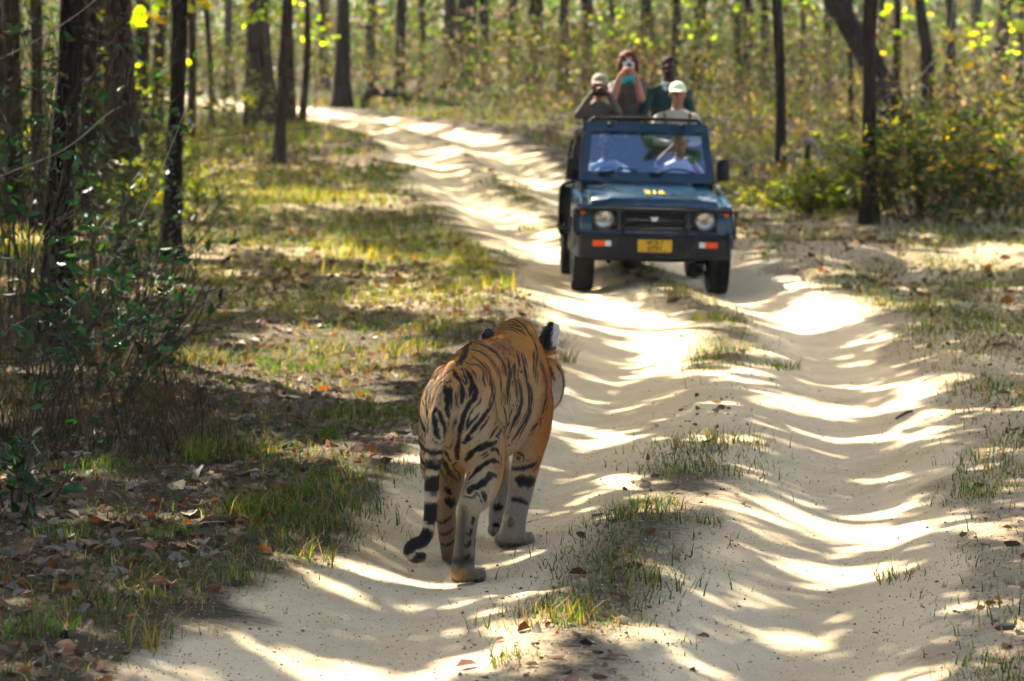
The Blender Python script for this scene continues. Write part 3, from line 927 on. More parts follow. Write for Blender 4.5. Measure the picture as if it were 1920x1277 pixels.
# head, turned to its right
HR = Matrix.Rotation(math.radians(4), 3, 'Z') @ Matrix.Rotation(math.radians(-10), 3, 'X')
HC = np.array([-.105, 1.47, .742])
def hd(p): return HC + np.array(HR @ Vector(p))
def hell(c, r_): mb.ellipsoid(hd(c), r_, 16, 12, rot=HR)
hell((0, 0, .015), (.135, .16, .125)); hell((0, .10, -.02), (.10, .12, .10)); hell((0, .20, -.045), (.072, .085, .068)); hell((0, .17, .02), (.045, .10, .045))
hell((0, .19, -.095), (.055, .075, .035))
for sx in (-1, 1):
    hell((sx * .128, .01, -.055), (.088, .09, .125))
    hell((sx * .045, .245, -.055), (.036, .035, .035))
    # ear: cupped disc, thick enough for the skin
    ec = hd((sx * .132, -.01, .160))
    RE = HR @ Matrix.Rotation(math.radians(-38 if sx > 0 else 40), 3, 'Z') @ Matrix.Rotation(math.radians(sx * 16), 3, 'Y')
    EV, EF = [], []
    es = 1.0 if sx > 0 else .72
    na, nb = 9, 7
    for lay in (0, 1):
        for i in range(nb):
            for j in range(na):
                a_ = -1 + 2 * j / (na - 1); h_ = i / (nb - 1)
                wd = .056 * math.sqrt(max(0.02, 1 - (max(0, h_ - .35) / .66) ** 2.0)) * (1.0 if h_ > .35 else (.85 + .15 * h_ / .35))
                q = Vector((a_ * wd, .042 * a_ * a_ - (.009 if lay else -.009) - .02 * (1 - h_), -.070 + .15 * h_))
                EV.append(ec + np.array(RE @ (q * es)) - np.array((0, 0, 0 if sx > 0 else .012)))
    def ei(l, i, j): return l * na * nb + i * na + j
    for i in range(nb - 1):
        for j in range(na - 1):
            EF.append([ei(0, i, j), ei(0, i, j + 1), ei(0, i + 1, j + 1), ei(0, i + 1, j)])
            EF.append([ei(1, i, j), ei(1, i + 1, j), ei(1, i + 1, j + 1), ei(1, i, j + 1)])
    rim = [(0, j) for j in range(na)] + [(i, na - 1) for i in range(1, nb)] + [(nb - 1, j) for j in range(na - 2, -1, -1)] + [(i, 0) for i in range(nb - 2, 0, -1)]
    for (i, j), (k_, l_) in zip(rim, rim[1:] + rim[:1]):
        EF.append([ei(0, i, j), ei(1, i, j), ei(1, k_, l_), ei(0, k_, l_)])
    mb.add(EV, EF)
# tail hanging from the rump, tip curled
TAIL = [(852, 690, 12.68, 17), (845, 712, 12.58, 21), (835, 742, 12.53, 22), (823, 785, 12.50, 20.5), (815, 828, 12.485, 17.5), (811.5, 872, 12.48, 15), (809, 917, 12.475, 14), (807, 962, 12.47, 13), (803, 995, 12.465, 12.5), (793, 1014, 12.455, 12), (775, 1020, 12.44, 11.5), (766, 1033, 12.44, 11), (777, 1045, 12.46, 10.5), (793, 1043, 12.50, 9)]
TP = np.array([np.append(tg_local(a, b, c), d / 459.) for a, b, c, d in TAIL])
TQ = catmull(TP, 60)
mb.tube([q[:3] for q in TQ], [q[3] for q in TQ], 14)
mb.ellipsoid(TQ[-1][:3], (.018, .018, .018), 8, 6)
TV, TF, TN = fuse(mb, .0065, 10, .5)

# coat colour per vertex, with warm light and leg shading painted in
x, y, z = TV[:, 0], TV[:, 1], TV[:, 2]
def mixc(a, b, t_): return a * (1 - t_[:, None]) + np.asarray(b) * t_[:, None]
ORANGE = np.array((.46, .185, .016)); TAN = np.array((.38, .225, .078)); CREAM = np.array((.46, .345, .20)); RUST = np.array((.29, .092, .006)); GREY = np.array((.125, .088, .054))
nse = fbm(x * 9, y * 9, z * 9, seed=3)
c = np.tile(TAN, (len(x), 1))
c = mixc(c, ORANGE, sstep(.72, .92, z + .05 * (nse - .5)) * sstep(-.15, .2, y))
c = mixc(c, ORANGE * .95, sstep(.80, .93, z) * .8)
c = mixc(c, CREAM, sstep(.60, .48, z) * sstep(.2, .35, y) * sstep(.95, .8, y))        # belly and lower flank
c = mixc(c, CREAM, .5 * sstep(.12, .35, y) * sstep(.9, .7, y) * sstep(.8, .62, z))
fore = sstep(.78, .95, y) * sstep(1.42, 1.34, y)
c = mixc(c, RUST * 1.15, fore * sstep(.05, .16, np.abs(x)) * sstep(.12, .40, z))
c = mixc(c, ORANGE, fore * sstep(.80, .92, z) * .8)
c = mixc(c, CREAM, fore * sstep(.09, .02, np.abs(x)) * sstep(.62, .5, z))
rear = sstep(.02, -.12, y)
c = mixc(c, CREAM * np.array((.95, .92, .88)), rear * sstep(.86, .70, z) * .85)
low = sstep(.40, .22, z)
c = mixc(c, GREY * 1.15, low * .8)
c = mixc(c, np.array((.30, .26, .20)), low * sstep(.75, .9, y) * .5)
shank_shade = np.exp(-((x - .088) / .020) ** 2) * (y < -.14) * sstep(.40, .33, z) * sstep(.05, .10, z)  # shading painted down the back of the hind leg
c = mixc(c, np.array((.045, .034, .026)), shank_shade * .75 * (x > .02))
c = mixc(c, np.array((.03, .024, .02)), sstep(.028, .0, np.abs(z - (.108 + g1))) * (y < -.20) * (x > 0) * .9)
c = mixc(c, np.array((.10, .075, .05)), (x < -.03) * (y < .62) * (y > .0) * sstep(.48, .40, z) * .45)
# head: white ruff and cheeks, black ear backs with a white spot
hp = (TV - HC) @ np.array(HR)
hx, hy, hz = hp[:, 0], hp[:, 1], hp[:, 2]
inh = sstep(1.34, 1.42, y) * (z > .5)
c = mixc(c, ORANGE, inh * .9)
c = mixc(c, np.array((.50, .40, .27)), inh * sstep(.085, .14, np.abs(hx)) * sstep(.06, -.06, hz))
c = mixc(c, np.array((.58, .50, .38)), inh * sstep(-.06, -.12, hz))
c = mixc(c, np.array((.80, .74, .64)), inh * sstep(.17, .2, hy) * sstep(-.02, -.06, hz))
ear = inh * (hz > .108) * (np.abs(hx) > .07)
tn = TN @ np.array(HR)
back = (tn[:, 1] < .25) & ~((hx > .165) & (hz > .12))
c = mixc(c, np.array((.012, .011, .010)), ear * back)
c = mixc(c, np.array((.70, .62, .50)), ear * (~back))
c = mixc(c, np.array((.05, .05, .045)), (hx < 0) * ear * back * (((np.abs(hx) - .15) ** 2 + (hz - .185) ** 2) < .016 ** 2))
c = mixc(c, np.array((.25, .10, .08)), inh * (hy > .262) * (np.abs(hx) < .028) * (hz > -.045))
# pads, black heel of the lifted hind paw
c = mixc(c, np.array((.25, .16, .06)), (((x - .08) / .045) ** 2 + ((z - .052 - g1) / .026) ** 2 < 1) * (y < -.22) * 1.0)
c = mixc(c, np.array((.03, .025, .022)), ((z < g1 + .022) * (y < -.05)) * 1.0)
c = mixc(c, np.array((.16, .10, .06)), (((x - .010) / .018) ** 2 + ((z - .13) / .024) ** 2 < 1) * (y < .885) * (y > .8) * 1.0)
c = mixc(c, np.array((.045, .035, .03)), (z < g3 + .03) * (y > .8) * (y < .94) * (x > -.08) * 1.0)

# black stripes: curves lying on the coat, in body coordinates (mm)
kd_pts, kd_w = [], []
from mathutils.bvhtree import BVHTree
_skin = BVHTree.FromPolygons(TV.tolist(), TF.tolist())
def add_stripe(wd, pts, mirror=False):
    P = catmull(np.array(pts, float) / 1000., max(12, int(22 * len(pts))))
    n_ = len(P)
    P = np.array([np.array(_skin.find_nearest(Vector(p_))[0]) for p_ in P])
    for i, p_ in enumerate(P):
        s_ = i / (n_ - 1)
        tp = min(1.0, .45 + 3.2 * s_, .35 + 3.0 * (1 - s_))
        ww = (2.2 + wd * 1.35) * .001 * tp * (1 + .14 * math.sin(i * .23 + wd))
        kd_pts.append(p_); kd_w.append(ww)
        if mirror:
            kd_pts.append(p_ * np.array((-1, 1, 1))); kd_w.append(ww)
for wd, pts in TIGER_STRIPES:
    if np.mean([p_[1] for p_ in pts]) > 330 and np.mean([p_[0] for p_ in pts]) > 60 and min(p_[2] for p_ in pts) > 380: wd = wd * 1.9      # flank bars are broad
    add_stripe(wd, pts, mirror=(min(p_[0] for p_ in pts) > 25))
for (lx, ly, lz, wd) in ((.112, -.20, .300, 5), (.108, -.215, .250, 4.5), (.104, -.225, .205, 5), (.102, -.235, .155, 4), (-.125, .21, .245, 6), (-.132, .27, .185, 6), (-.138, .33, .130, 5)):   # short bars on the lower hind legs
    for a0_, a1_ in ((.4, 1.9), (2.6, 4.0)):
        add_stripe(wd, [((lx + .04 * math.cos(a_)) * 1000, (ly + .04 * math.sin(a_ - 2.2)) * 1000, (lz + .012 * math.sin(3 * a_)) * 1000) for a_ in np.linspace(a0_, a1_, 4)])
for sx in (-1, 1):                                                               # bars on cheeks and neck
    for wd, q_ in ((5, [(.20, -.03, .06), (.215, .0, -.01), (.215, .01, -.08), (.19, .02, -.14)]), (4, [(.205, .05, .02), (.21, .06, -.05), (.19, .06, -.11)]), (5, [(.10, -.10, .08), (.16, -.07, .03), (.19, -.06, -.04)]), (4, [(.06, -.12, .09), (.0, -.13, .12)])):
        add_stripe(wd, [hd((sx * a_, b_, c_)) * 1000 for a_, b_, c_ in q_])
kd = kdtree.KDTree(max(1, len(kd_pts)))
for i, p_ in enumerate(kd_pts): kd.insert(p_, i)
kd.balance()
black = np.zeros(len(TV))
if kd_pts:
    gapn = fbm(TV[:, 0] * 16, TV[:, 1] * 16, TV[:, 2] * 16, seed=61, oct=2)
    for i in range(len(TV)):
        near = 9.
        for (_, j, dist) in kd.find_n(TV[i], 3):
            near = min(near, dist - kd_w[j])
        b_ = .5 - near / .005
        # finer stripes running alongside the main ones, broken up
        if TV[i, 2] > .36 and TV[i, 1] < 1.2:
            hw2 = .0062 * (gapn[i] - .40) / .25
            b_ = max(b_, .5 - (abs(near - .0165) - hw2) / .004)
        if b_ > black[i]: black[i] = b_
# tail rings
tk = kdtree.KDTree(len(TQ))
for i, q in enumerate(TQ): tk.insert(q[:3], i)
tk.balance()
TL = np.concatenate([[0], np.cumsum(np.linalg.norm(np.diff(TQ[:, :3], axis=0), axis=1))])
RINGS = [(628, 655), (675, 722), (742, 812), (848, 938), (965, 1005)]            # heights of the dark rings
RINGS = [(2.1 - (421 + (a_ + b_) / 4.48) / 459., (b_ - a_) / 4.48 / 459.) for a_, b_ in RINGS]
jc = int(np.argmin(np.abs(TQ[:, 2] - tg_local(802, 1000, 12.465)[2])))
for i in np.nonzero((x < .02) & (y < -.10))[0]:
    _, j, dist = tk.find(TV[i])
    if dist > TQ[j, 3] * 1.35 or j < 8: continue
    if j >= 20:
        black[i] = 0
        c[i] = CREAM * .95
    wv = .004 * math.sin(2.0 * math.atan2(TN[i, 0], TN[i, 1]) + j)
    if j < jc:
        for (z_, hw_) in RINGS:
            black[i] = max(black[i], 1 - (abs(TQ[j, 2] + TG_LOC.z - z_ + wv) - hw_ + .003) / .006)
    else:
        black[i] = 0 if abs(TL[-1] - TL[j] - .085) < .008 else 1
black = np.clip(black, 0, 1)
c = mixc(c, np.array((.006, .005, .005)), black * .98)
c *= (.86 + .28 * fbm(x * 40, y * 14, z * 40, seed=9))[:, None]

m, t, out = nodes_mat('tiger_coat')
a = N(t, 'ShaderNodeAttribute', attribute_name='Col')
tc = N(t, 'ShaderNodeTexCoord')
mp = N(t, 'ShaderNodeMapping'); mp.inputs['Scale'].default_value = (420, 420, 90)
t.links.new(tc.outputs['Object'], mp.inputs['Vector'])
nz = N(t, 'ShaderNodeTexNoise', Scale=1.0, Detail=3.0, Roughness=.7); t.links.new(mp.outputs[0], nz.inputs['Vector'])
p = N(t, 'ShaderNodeBsdfPrincipled', Roughness=.62)
p.inputs['Specular IOR Level'].default_value = .10
p.inputs['Sheen Weight'].default_value = .08; p.inputs['Sheen Roughness'].default_value = .4
p.inputs['Sheen Tint'].default_value = (1, .85, .65, 1)
mul = N(t, 'ShaderNodeMix', data_type='RGBA', blend_type='MULTIPLY'); mul.inputs['Factor'].default_value = .45
rp = N(t, 'ShaderNodeValToRGB'); rp.color_ramp.elements[0].position = .3; rp.color_ramp.elements[0].color = (.45, .42, .4, 1); rp.color_ramp.elements[1].position = .6
t.links.new(nz.outputs['Fac'], rp.inputs['Fac'])
t.links.new(a.outputs['Color'], mul.inputs['A']); t.links.new(rp.outputs['Color'], mul.inputs['B'])
t.links.new(mul.outputs['Result'], p.inputs['Base Color'])
b = N(t, 'ShaderNodeBump', Strength=.35, Distance=.004); t.links.new(nz.outputs['Fac'], b.inputs['Height'])
t.links.new(b.outputs[0], p.inputs['Normal']); t.links.new(p.outputs[0], out.inputs[0])
M_COAT = m
tiger = empty('tiger', TG_LOC, (0, 0, TG_ROT))
tag(tiger, 'striped orange tiger walking away along the sandy wheel rut', 'tiger')
link('body', mesh_np('body', TV, TF, True, c, [M_COAT]), tiger)
# short coat: hairs lying tailwards and down
rf = np.random.default_rng(5)
tri = TF[:, :3]; fa = np.linalg.norm(np.cross(TV[tri[:, 1]] - TV[tri[:, 0]], TV[tri[:, 2]] - TV[tri[:, 0]]), axis=1)
nf = 150000
fi = rf.choice(len(TF), nf, p=fa / fa.sum())
wq = rf.random((nf, 4)) + .05; wq /= wq.sum(1)[:, None]
fp_ = (TV[TF[fi]] * wq[..., None]).sum(1); fn = (TN[TF[fi]] * wq[..., None]).sum(1); fn /= np.linalg.norm(fn, axis=1)[:, None] + 1e-9
fc = (c[TF[fi]] * wq[..., None]).sum(1) * (.62 + .76 * rf.random((nf, 1)))
legz = sstep(.55, .40, fp_[:, 2])
fd = np.stack([.25 * rf.normal(size=nf), -(1 - legz) - .1 + .25 * rf.normal(size=nf), -.45 - legz * .8 + .2 * rf.normal(size=nf)], 1)
fd -= fn * np.sum(fd * fn, 1)[:, None]; fd /= np.linalg.norm(fd, axis=1)[:, None] + 1e-9
face = (fp_[:, 1] > 1.36) & (np.abs((fp_ - HC) @ np.array(HR)[:, 0]) > .10)
L_ = (.010 + .010 * rf.random(nf) + .014 * face)[:, None]
sd_ = np.cross(fn, fd)
W_ = (.0007 + .0006 * rf.random(nf))[:, None]
lift = (.18 + .22 * rf.random(nf))[:, None]
FV = np.stack([fp_ - sd_ * W_ - fn * .001, fp_ + sd_ * W_ - fn * .001, fp_ + fd * L_ + fn * L_ * lift], 1).reshape(-1, 3)
fur_o = link('fur', mesh_np('fur', FV, np.arange(nf * 3).reshape(-1, 3), False, np.repeat(fc, 3, 0), [leaf_mat('tiger_hair', translucency=.10, rough=.6)]), tiger)
fur_o['kind'] = 'stuff'
M_EYE = principled('tiger_eye', (.45, .32, .05), .15)
M_WHISK = principled('whisker', (.7, .68, .62), .5)
for sx in (-1, 1):
    e_ = MB().ellipsoid(hd((sx * .058, .145, .045)), (.017, .017, .017), 12, 8).build('eye', M_EYE, tiger, smooth=True)
    wk = MB()
    for k in range(5):
        p0 = hd((sx * .06, .235, -.05 - .008 * k)); p1 = hd((sx * (.15 + .01 * k), .22 + .01 * k, -.06 - .02 * k)); p2 = hd((sx * (.22 + .005 * k), .17, -.10 - .022 * k))
        wk.tube(catmull([p0, p1, p2], 7), list(np.linspace(.0012, .0004, 7)), 5)
    wk.build('whiskers', M_WHISK, tiger)
# ------------------------------------------------------------------ open safari vehicle
M_PAINT = principled('dark_teal_paint', (.002, .034, .070), .26, 0, noise=.3, nscale=6, coat=.5, spec=.3)
M_BLACK = principled('black_plastic', (.006, .0065, .008), .5, noise=.3, nscale=30, bump=.1)
M_BUMPER = principled('bumper_grey_black', (.009, .011, .014), .5, noise=.25, nscale=25, bump=.1)
M_RUBBER = principled('tyre_rubber', (.010, .0095, .009), .85, noise=.4, nscale=40, bump=.3)
M_STEEL = principled('dusty_steel', (.22, .21, .19), .45, .6, noise=.4, nscale=20)
M_DUST = principled('dusty_underbody', (.02, .016, .012), .9, noise=.4, nscale=14)
M_CHROME = principled('lamp_chrome', (.50, .51, .52), .12, .9)
M_LENS = principled('lamp_glass', (.62, .63, .62), .08, 0, trans=.75)
M_ORANGE = principled('orange_lens', (.75, .085, .015), .2, noise=.2, nscale=60)
M_WHITEL = principled('white_lens', (.62, .60, .55), .2, noise=.2, nscale=60)
M_YELLOW = principled('yellow_paint', (.72, .42, .015), .5, noise=.15, nscale=30)
M_PLATE = principled('yellow_plate', (.58, .36, .012), .45, noise=.15, nscale=18)
M_EMBLEM = principled('emblem_silver_blue', (.55, .75, .85), .2, .5)
M_SEAT = principled('seat_cover', (.035, .038, .04), .8, noise=.3, nscale=20, bump=.2)
m, t, out = nodes_mat('windscreen_glass')
tr = N(t, 'ShaderNodeBsdfTransparent'); tr.inputs[0].default_value = (.62, .76, .95, 1)
gl = N(t, 'ShaderNodeBsdfGlossy', Roughness=.03); gl.inputs[0].default_value = (.50, .70, 1, 1)  # blue of the reflected sky put into the gloss colour
mxs = N(t, 'ShaderNodeMixShader', Fac=.20)
t.links.new(tr.outputs[0], mxs.inputs[1]); t.links.new(gl.outputs[0], mxs.inputs[2]); t.links.new(mxs.outputs[0], out.inputs[0])
M_GLASS = m

JX, JY = 1.335, 29.9
jz = .5 * (float(H(JX - .657, JY)) + float(H(JX + .657, JY)))
jz2 = .5 * (float(H(JX - .657, JY + 2.375)) + float(H(JX + .657, JY + 2.375)))
jeep = empty('safari_jeep', (JX, JY, jz), (math.atan2(jz2 - jz, 2.375), math.radians(1.3), math.radians(1.5)))
tag(jeep, 'dark teal open safari jeep facing the tiger with passengers standing in back', 'jeep')

def fbox(mb_, x0, x1, y0, y1, z0, z1, mi=0):
    return mb_.box(((x0 + x1) / 2, (y0 + y1) / 2, (z0 + z1) / 2), ((x1 - x0) / 2, (y1 - y0) / 2, (z1 - z0) / 2), mi)

# body tub: side walls with wheel arches, floor, tail
b_ = MB()
def arch(yc, r_, y0, y1, n=9):
    return [(yc + r_ * math.cos(a_), .34 + r_ * math.sin(a_)) for a_ in np.linspace(math.pi * .985, math.pi * .015, n)]
side = [(-.50, .50)] + [p_ for p_ in arch(0, .43, 0, 0)] + [(.62, .42), (1.85, .42)] + [p_ for p_ in arch(2.375, .42, 0, 0)] + [(2.95, .50), (2.97, 1.0), (1.45, 1.0), (1.38, .86), (.75, .86), (.66, 1.04), (.45, .99), (-.40, .88), (-.49, .84)]
for sx in (-1, 1):
    b_.prism(side, 0, sx * .715, sx * .690)
fbox(b_, -.69, .69, .62, 2.93, .44, .52)
fbox(b_, -.69, .69, 2.93, 2.97, .50, 1.0)
b_.build('body', M_PAINT, jeep, smooth=True, bevel=.008)
# front panel around the grille
fp = MB()
fbox(fp, -.70, .70, -.475, -.42, .565, .625)
fbox(fp, -.70, .70, -.475, -.42, .825, .865)
for sx in (-1, 1):
    fbox(fp, *sorted((sx * .70, sx * .635)), -.475, -.42, .625, .825)
    fbox(fp, *sorted((sx * .345, sx * .325)), -.480, -.42, .625, .825)
    fbox(fp, *sorted((sx * .635, sx * .345)), -.440, -.42, .625, .825)
fp.build('front_panel', M_PAINT, jeep, smooth=True, bevel=.006)
# fenders
for sx in (-1, 1):
    f_ = MB()
    prof = [(-.49, .60), (-.485, .80), (-.44, .868), (-.30, .892), (.45, .955), (.62, .97), (.62, .93), (.46, .90), (-.28, .85), (-.40, .80), (-.44, .60)]
    f_.prism(prof, 0, sx * .60, sx * .745)
    f_.prism([(-.46, .46), (-.47, .60)] + [(.45 * math.cos(a_), .34 + .45 * math.sin(a_)) for a_ in np.linspace(math.pi * .86, math.pi * .08, 9)] + [(.5, .36), (.54, .40)] + [(.50 * math.cos(a_), .36 + .50 * math.sin(a_)) for a_ in np.linspace(math.pi * .1, math.pi * .88, 9)], 0, sx * .69, sx * .775)
    f_.build('fender', M_PAINT, jeep, smooth=True, bevel=.012)
    fl_ = MB()
    fl_.prism([(2.375 + .43 * math.cos(a_), .34 + .43 * math.sin(a_)) for a_ in np.linspace(math.pi * .97, math.pi * .03, 9)] + [(2.375 + .47 * math.cos(a_), .345 + .47 * math.sin(a_)) for a_ in np.linspace(math.pi * .03, math.pi * .97, 9)], 0, sx * .69, sx * .765)
    fl_.build('wheel_arch', M_BLACK, jeep, smooth=True, bevel=.006)
# bonnet with raised centre
h_ = MB()
V, F = [], []
xs_ = [-.63, -.60, -.46, -.43, .43, .46, .60, .63]
ys_ = [-.505, -.49, -.46, -.2, .2, .58]
zt_ = [.855, .915, .938, .968, 1.0, 1.035]
for yy_, zz_ in zip(ys_, zt_):
    for xx_ in xs_:
        ax = abs(xx_)
        V.append((xx_, yy_, zz_ + (.018 if ax < .44 else 0) - (.05 if ax > .62 else 0) - .02 * (ax / .63) ** 2))
nx_ = len(xs_)
for i in range(len(ys_) - 1):
    for j in range(nx_ - 1):
        F.append([i * nx_ + j, i * nx_ + j + 1, (i + 1) * nx_ + j + 1, (i + 1) * nx_ + j])
nb_ = len(V)
V += [(p_[0], p_[1] + .01, p_[2] - .03) for p_ in V[:nb_]]
F += [[i + nb_ for i in reversed(f__)] for f__ in F[:]]
per = [j for j in range(nx_)] + [i * nx_ + nx_ - 1 for i in range(1, len(ys_))] + [(len(ys_) - 1) * nx_ + j for j in range(nx_ - 2, -1, -1)] + [i * nx_ for i in range(len(ys_) - 2, 0, -1)]
for a_, c_ in zip(per, per[1:] + per[:1]): F.append([a_, a_ + nb_, c_ + nb_, c_])
h_.add(V, F)
hood = h_.build('bonnet', M_PAINT, jeep, smooth=True, bevel=.004)
# grille: dark recess and slats
g_ = MB(); fbox(g_, -.325, .325, -.432, -.425, .625, .825); grille = g_.build('grille', M_BLACK, jeep)
for k in range(5):
    s_ = MB(); fbox(s_, -.323, .323, -.468 + .004 * (k % 2), -.436, .640 + .040 * k, .658 + .040 * k); s_.build('slat', M_PAINT if k in (0, 2, 4) else M_BLACK, grille, bevel=.003)
for xx_ in (-.16, .16):
    s_ = MB(); fbox(s_, xx_ - .006, xx_ + .006, -.4745, -.437, .63, .82); s_.build('grille_bar', M_BLACK, grille)
em = MB(); em.prism([(-.032, .745), (-.030, .762), (-.012, .752), (.012, .752), (.032, .766), (.034, .742), (.020, .715), (-.018, .713)], 1, -.478, -.471); em.build('emblem', M_EMBLEM, grille, bevel=.002)
# headlamps
for sx in (-1, 1):
    l_ = MB(); fbox(l_, *sorted((sx * .63, sx * .35)), -.450, -.441, .63, .82); lamp = l_.build('headlamp', M_BLACK, jeep)
    c_ = (sx * .485, -.455, .726)
    MB().tube([(c_[0], -.448, c_[2]), (c_[0], -.47, c_[2]), (c_[0], -.476, c_[2])], [.095, .097, .088], 28).build('lamp_ring', M_STEEL, lamp, smooth=True)
    MB().tube([(c_[0], -.4765, c_[2]), (c_[0], -.479, c_[2])], [.082, .082], 28).build('reflector', M_CHROME, lamp, smooth=True)
    ln = MB(); ln.ellipsoid((c_[0], -.4795, c_[2]), (.082, .018, .082), 24, 12); ln.build('lens', M_LENS, lamp, smooth=True)
    MB().ellipsoid((c_[0], -.492, c_[2]), (.022, .010, .022), 12, 8).build('bulb', M_STEEL, lamp, smooth=True)
    mk = MB(); fbox(mk, *sorted((sx * .665, sx * .715)), -.50, -.478, .775, .805); mk.build('marker_lamp', M_ORANGE, jeep, bevel=.004)
# bumper with lamps and plate
bm_ = MB()
bm_.prism([(-.735, -.60), (-.70, -.655), (.70, -.655), (.735, -.60), (.755, -.42), (.72, -.42), (.68, -.56), (-.68, -.56), (-.72, -.42), (-.755, -.42)], 2, .362, .585)
bumper = bm_.build('bumper', M_BUMPER, jeep, smooth=True, bevel=.012)
lp_ = MB(); fbox(lp_, -.75, .75, -.665, -.60, .560, .572); lp_.build('bumper_rib', M_BUMPER, bumper, bevel=.003)
for sx in (-1, 1):
    tl = MB(); fbox(tl, *sorted((sx * .48, sx * .60)), -.668, -.655, .478, .536); tl.build('turn_lamp', M_ORANGE, bumper, bevel=.004)
    tl = MB(); fbox(tl, *sorted((sx * .42, sx * .478)), -.667, -.655, .480, .534); tl.build('side_lamp', M_WHITEL, bumper, bevel=.004)
pl_ = MB(); fbox(pl_, -.165, .16, -.672, -.658, .432, .548); plate = pl_.build('number_plate', M_PLATE, jeep, bevel=.003)
def text_mesh(s_, size, mat, parent, loc, rot, name, ext=.0015):
    cu = bpy.data.curves.new('txt', 'FONT'); cu.body = s_; cu.size = size; cu.align_x = 'CENTER'; cu.align_y = 'CENTER'; cu.extrude = ext; cu.resolution_u = 3; cu.offset = size * .018
    o = bpy.data.objects.new('txt', cu); COL.objects.link(o)
    me = bpy.data.meshes.new_from_object(o.evaluated_get(bpy.context.evaluated_depsgraph_get()))
    bpy.data.objects.remove(o)
    me.materials.clear(); me.materials.append(mat); me.name = name
    return link(name, me, parent, loc, rot)
text_mesh('MP 20 T', .046, M_BLACK, plate, (-.002, -.6735, .519), (math.pi / 2, 0, 0), 'plate_lettering')
text_mesh('0791', .070, M_BLACK, plate, (-.002, -.6735, .464), (math.pi / 2, 0, 0), 'plate_number')
text_mesh('216', .105, M_YELLOW, hood, (.01, -.27, .987), (math.atan2(.028, .26), 0, 0), 'bonnet_number').scale = (1.3, 2.7, 1)
# tubular guard bar across the nose
gb = MB()
gb.tube(catmull([(-.755, -.35, .80), (-.76, -.50, .815), (-.70, -.58, .825), (-.3, -.60, .828), (.3, -.60, .828), (.72, -.58, .825), (.79, -.50, .815), (.79, -.35, .80)], 30), .019, 8)
for xx_ in (-.30, .30, .775, -.74): gb.tube([(xx_, -.585 if abs(xx_) < .5 else -.52, .82), (xx_, -.60 if abs(xx_) < .5 else -.55, .57)], .011, 8)
gb.build('guard_bar', M_BLACK, jeep, smooth=True)
# windscreen frame, glass, wipers
def ws(x_, s_): return (x_, .63 + .36 * s_, 1.05 + .575 * s_)      # along the rake
wf = MB()
RW = Matrix.Rotation(-math.atan2(.36, .575), 3, 'X')
def wbar(x0, s0, x1, s1, wd0, wd1, th=.03):
    p0, p1 = np.array(ws(x0, s0)), np.array(ws(x1, s1))
    t_ = (p1 - p0) / np.linalg.norm(p1 - p0)
    nn = np.array((0, -.575, .36)) / math.hypot(.575, .36)
    q = np.cross(t_, nn)
    V = []
    for p_, w_ in ((p0, wd0), (p1, wd1)):
        for a_, b2 in ((-1, -1), (1, -1), (1, 1), (-1, 1)): V.append(p_ + q * a_ * w_ + nn * b2 * th)
    wf.add(V, [[0, 1, 2, 3], [7, 6, 5, 4], [0, 4, 5, 1], [1, 5, 6, 2], [2, 6, 7, 3], [3, 7, 4, 0]])
wbar(-.635, -.02, -.575, .98, .042, .036); wbar(.635, -.02, .575, .98, .042, .036)
wbar(-.60, .905, .60, .905, .060, .060, .031); wbar(-.66, .06, .66, .06, .062, .062, .032)
wscreen = wf.build('windscreen_frame', M_PAINT, jeep, smooth=True, bevel=.010)
gm = MB(); gm.add([ws(-.61, .14), ws(.61, .14), ws(.555, .84), ws(-.555, .84)], [[0, 1, 2, 3]]); gm.build('windscreen_glass', M_GLASS, wscreen)
sl = MB(); pth = [np.array(ws(x_, s_)) + np.array((0, -.016, .010)) for x_, s_ in ((-.60, .13), (-.555, .845), (.555, .845), (.60, .13), (-.60, .13))]
sl.tube(pth, .012, 6); sl.build('glass_seal', M_BLACK, wscreen, smooth=True)
for x0_, x1_ in ((-.42, -.10), (.08, .46)):
    wp = MB(); a0 = np.array(ws(x0_, .09)) + (0, -.045, .03); a1 = np.array(ws((x0_ + x1_) / 2, .17)) + (0, -.05, .035); a2 = np.array(ws(x1_, .13)) + (0, -.045, .03)
    wp.tube(catmull([a0, a1, a2], 9), .010, 6); wp.box(a0, (.06, .012, .014)); wp.build('wiper', M_BLACK, wscreen, smooth=True)
for xx_ in (-.36, .36):
    hg = MB(); c_ = np.array(ws(xx_, .93)) + (0, -.04, .024); hg.ellipsoid(c_, (.030, .014, .022), 10, 6); hg.build('frame_catch', M_BLACK, wscreen, smooth=True)
# visor, inner mirror
vz = MB(); vz.box((.45, .95, 1.495), (.085, .01, .026)); vz.build('sun_visor', M_WHITEL, jeep, bevel=.006)
# mirrors on arms
for sx, zc_ in ((-1, 1.18), (1, 1.185)):
    mr_ = MB(); mr_.ellipsoid((sx * .745, .58, zc_), (.066, .045, .108), 16, 10)
    v_ = np.array(mr_.v); v_[:, 2] = zc_ + np.clip((v_[:, 2] - zc_) * 1.25, -.105, .105); v_[:, 0] = sx * .745 + np.clip((v_[:, 0] - sx * .745) * 1.3, -.064, .064); mr_.v = [tuple(q) for q in v_.tolist()]
    mir = mr_.build('mirror', M_BLACK, jeep, smooth=True)
    MB().tube([(sx * .66, .66, 1.05), (sx * .70, .60, 1.08), (sx * .735, .58, 1.10)], .011, 8).build('mirror_arm', M_BLACK, mir, smooth=True)
    MB().box((sx * .745, .632, zc_), (.050, .003, .085)).build('mirror_glass', M_CHROME, mir)
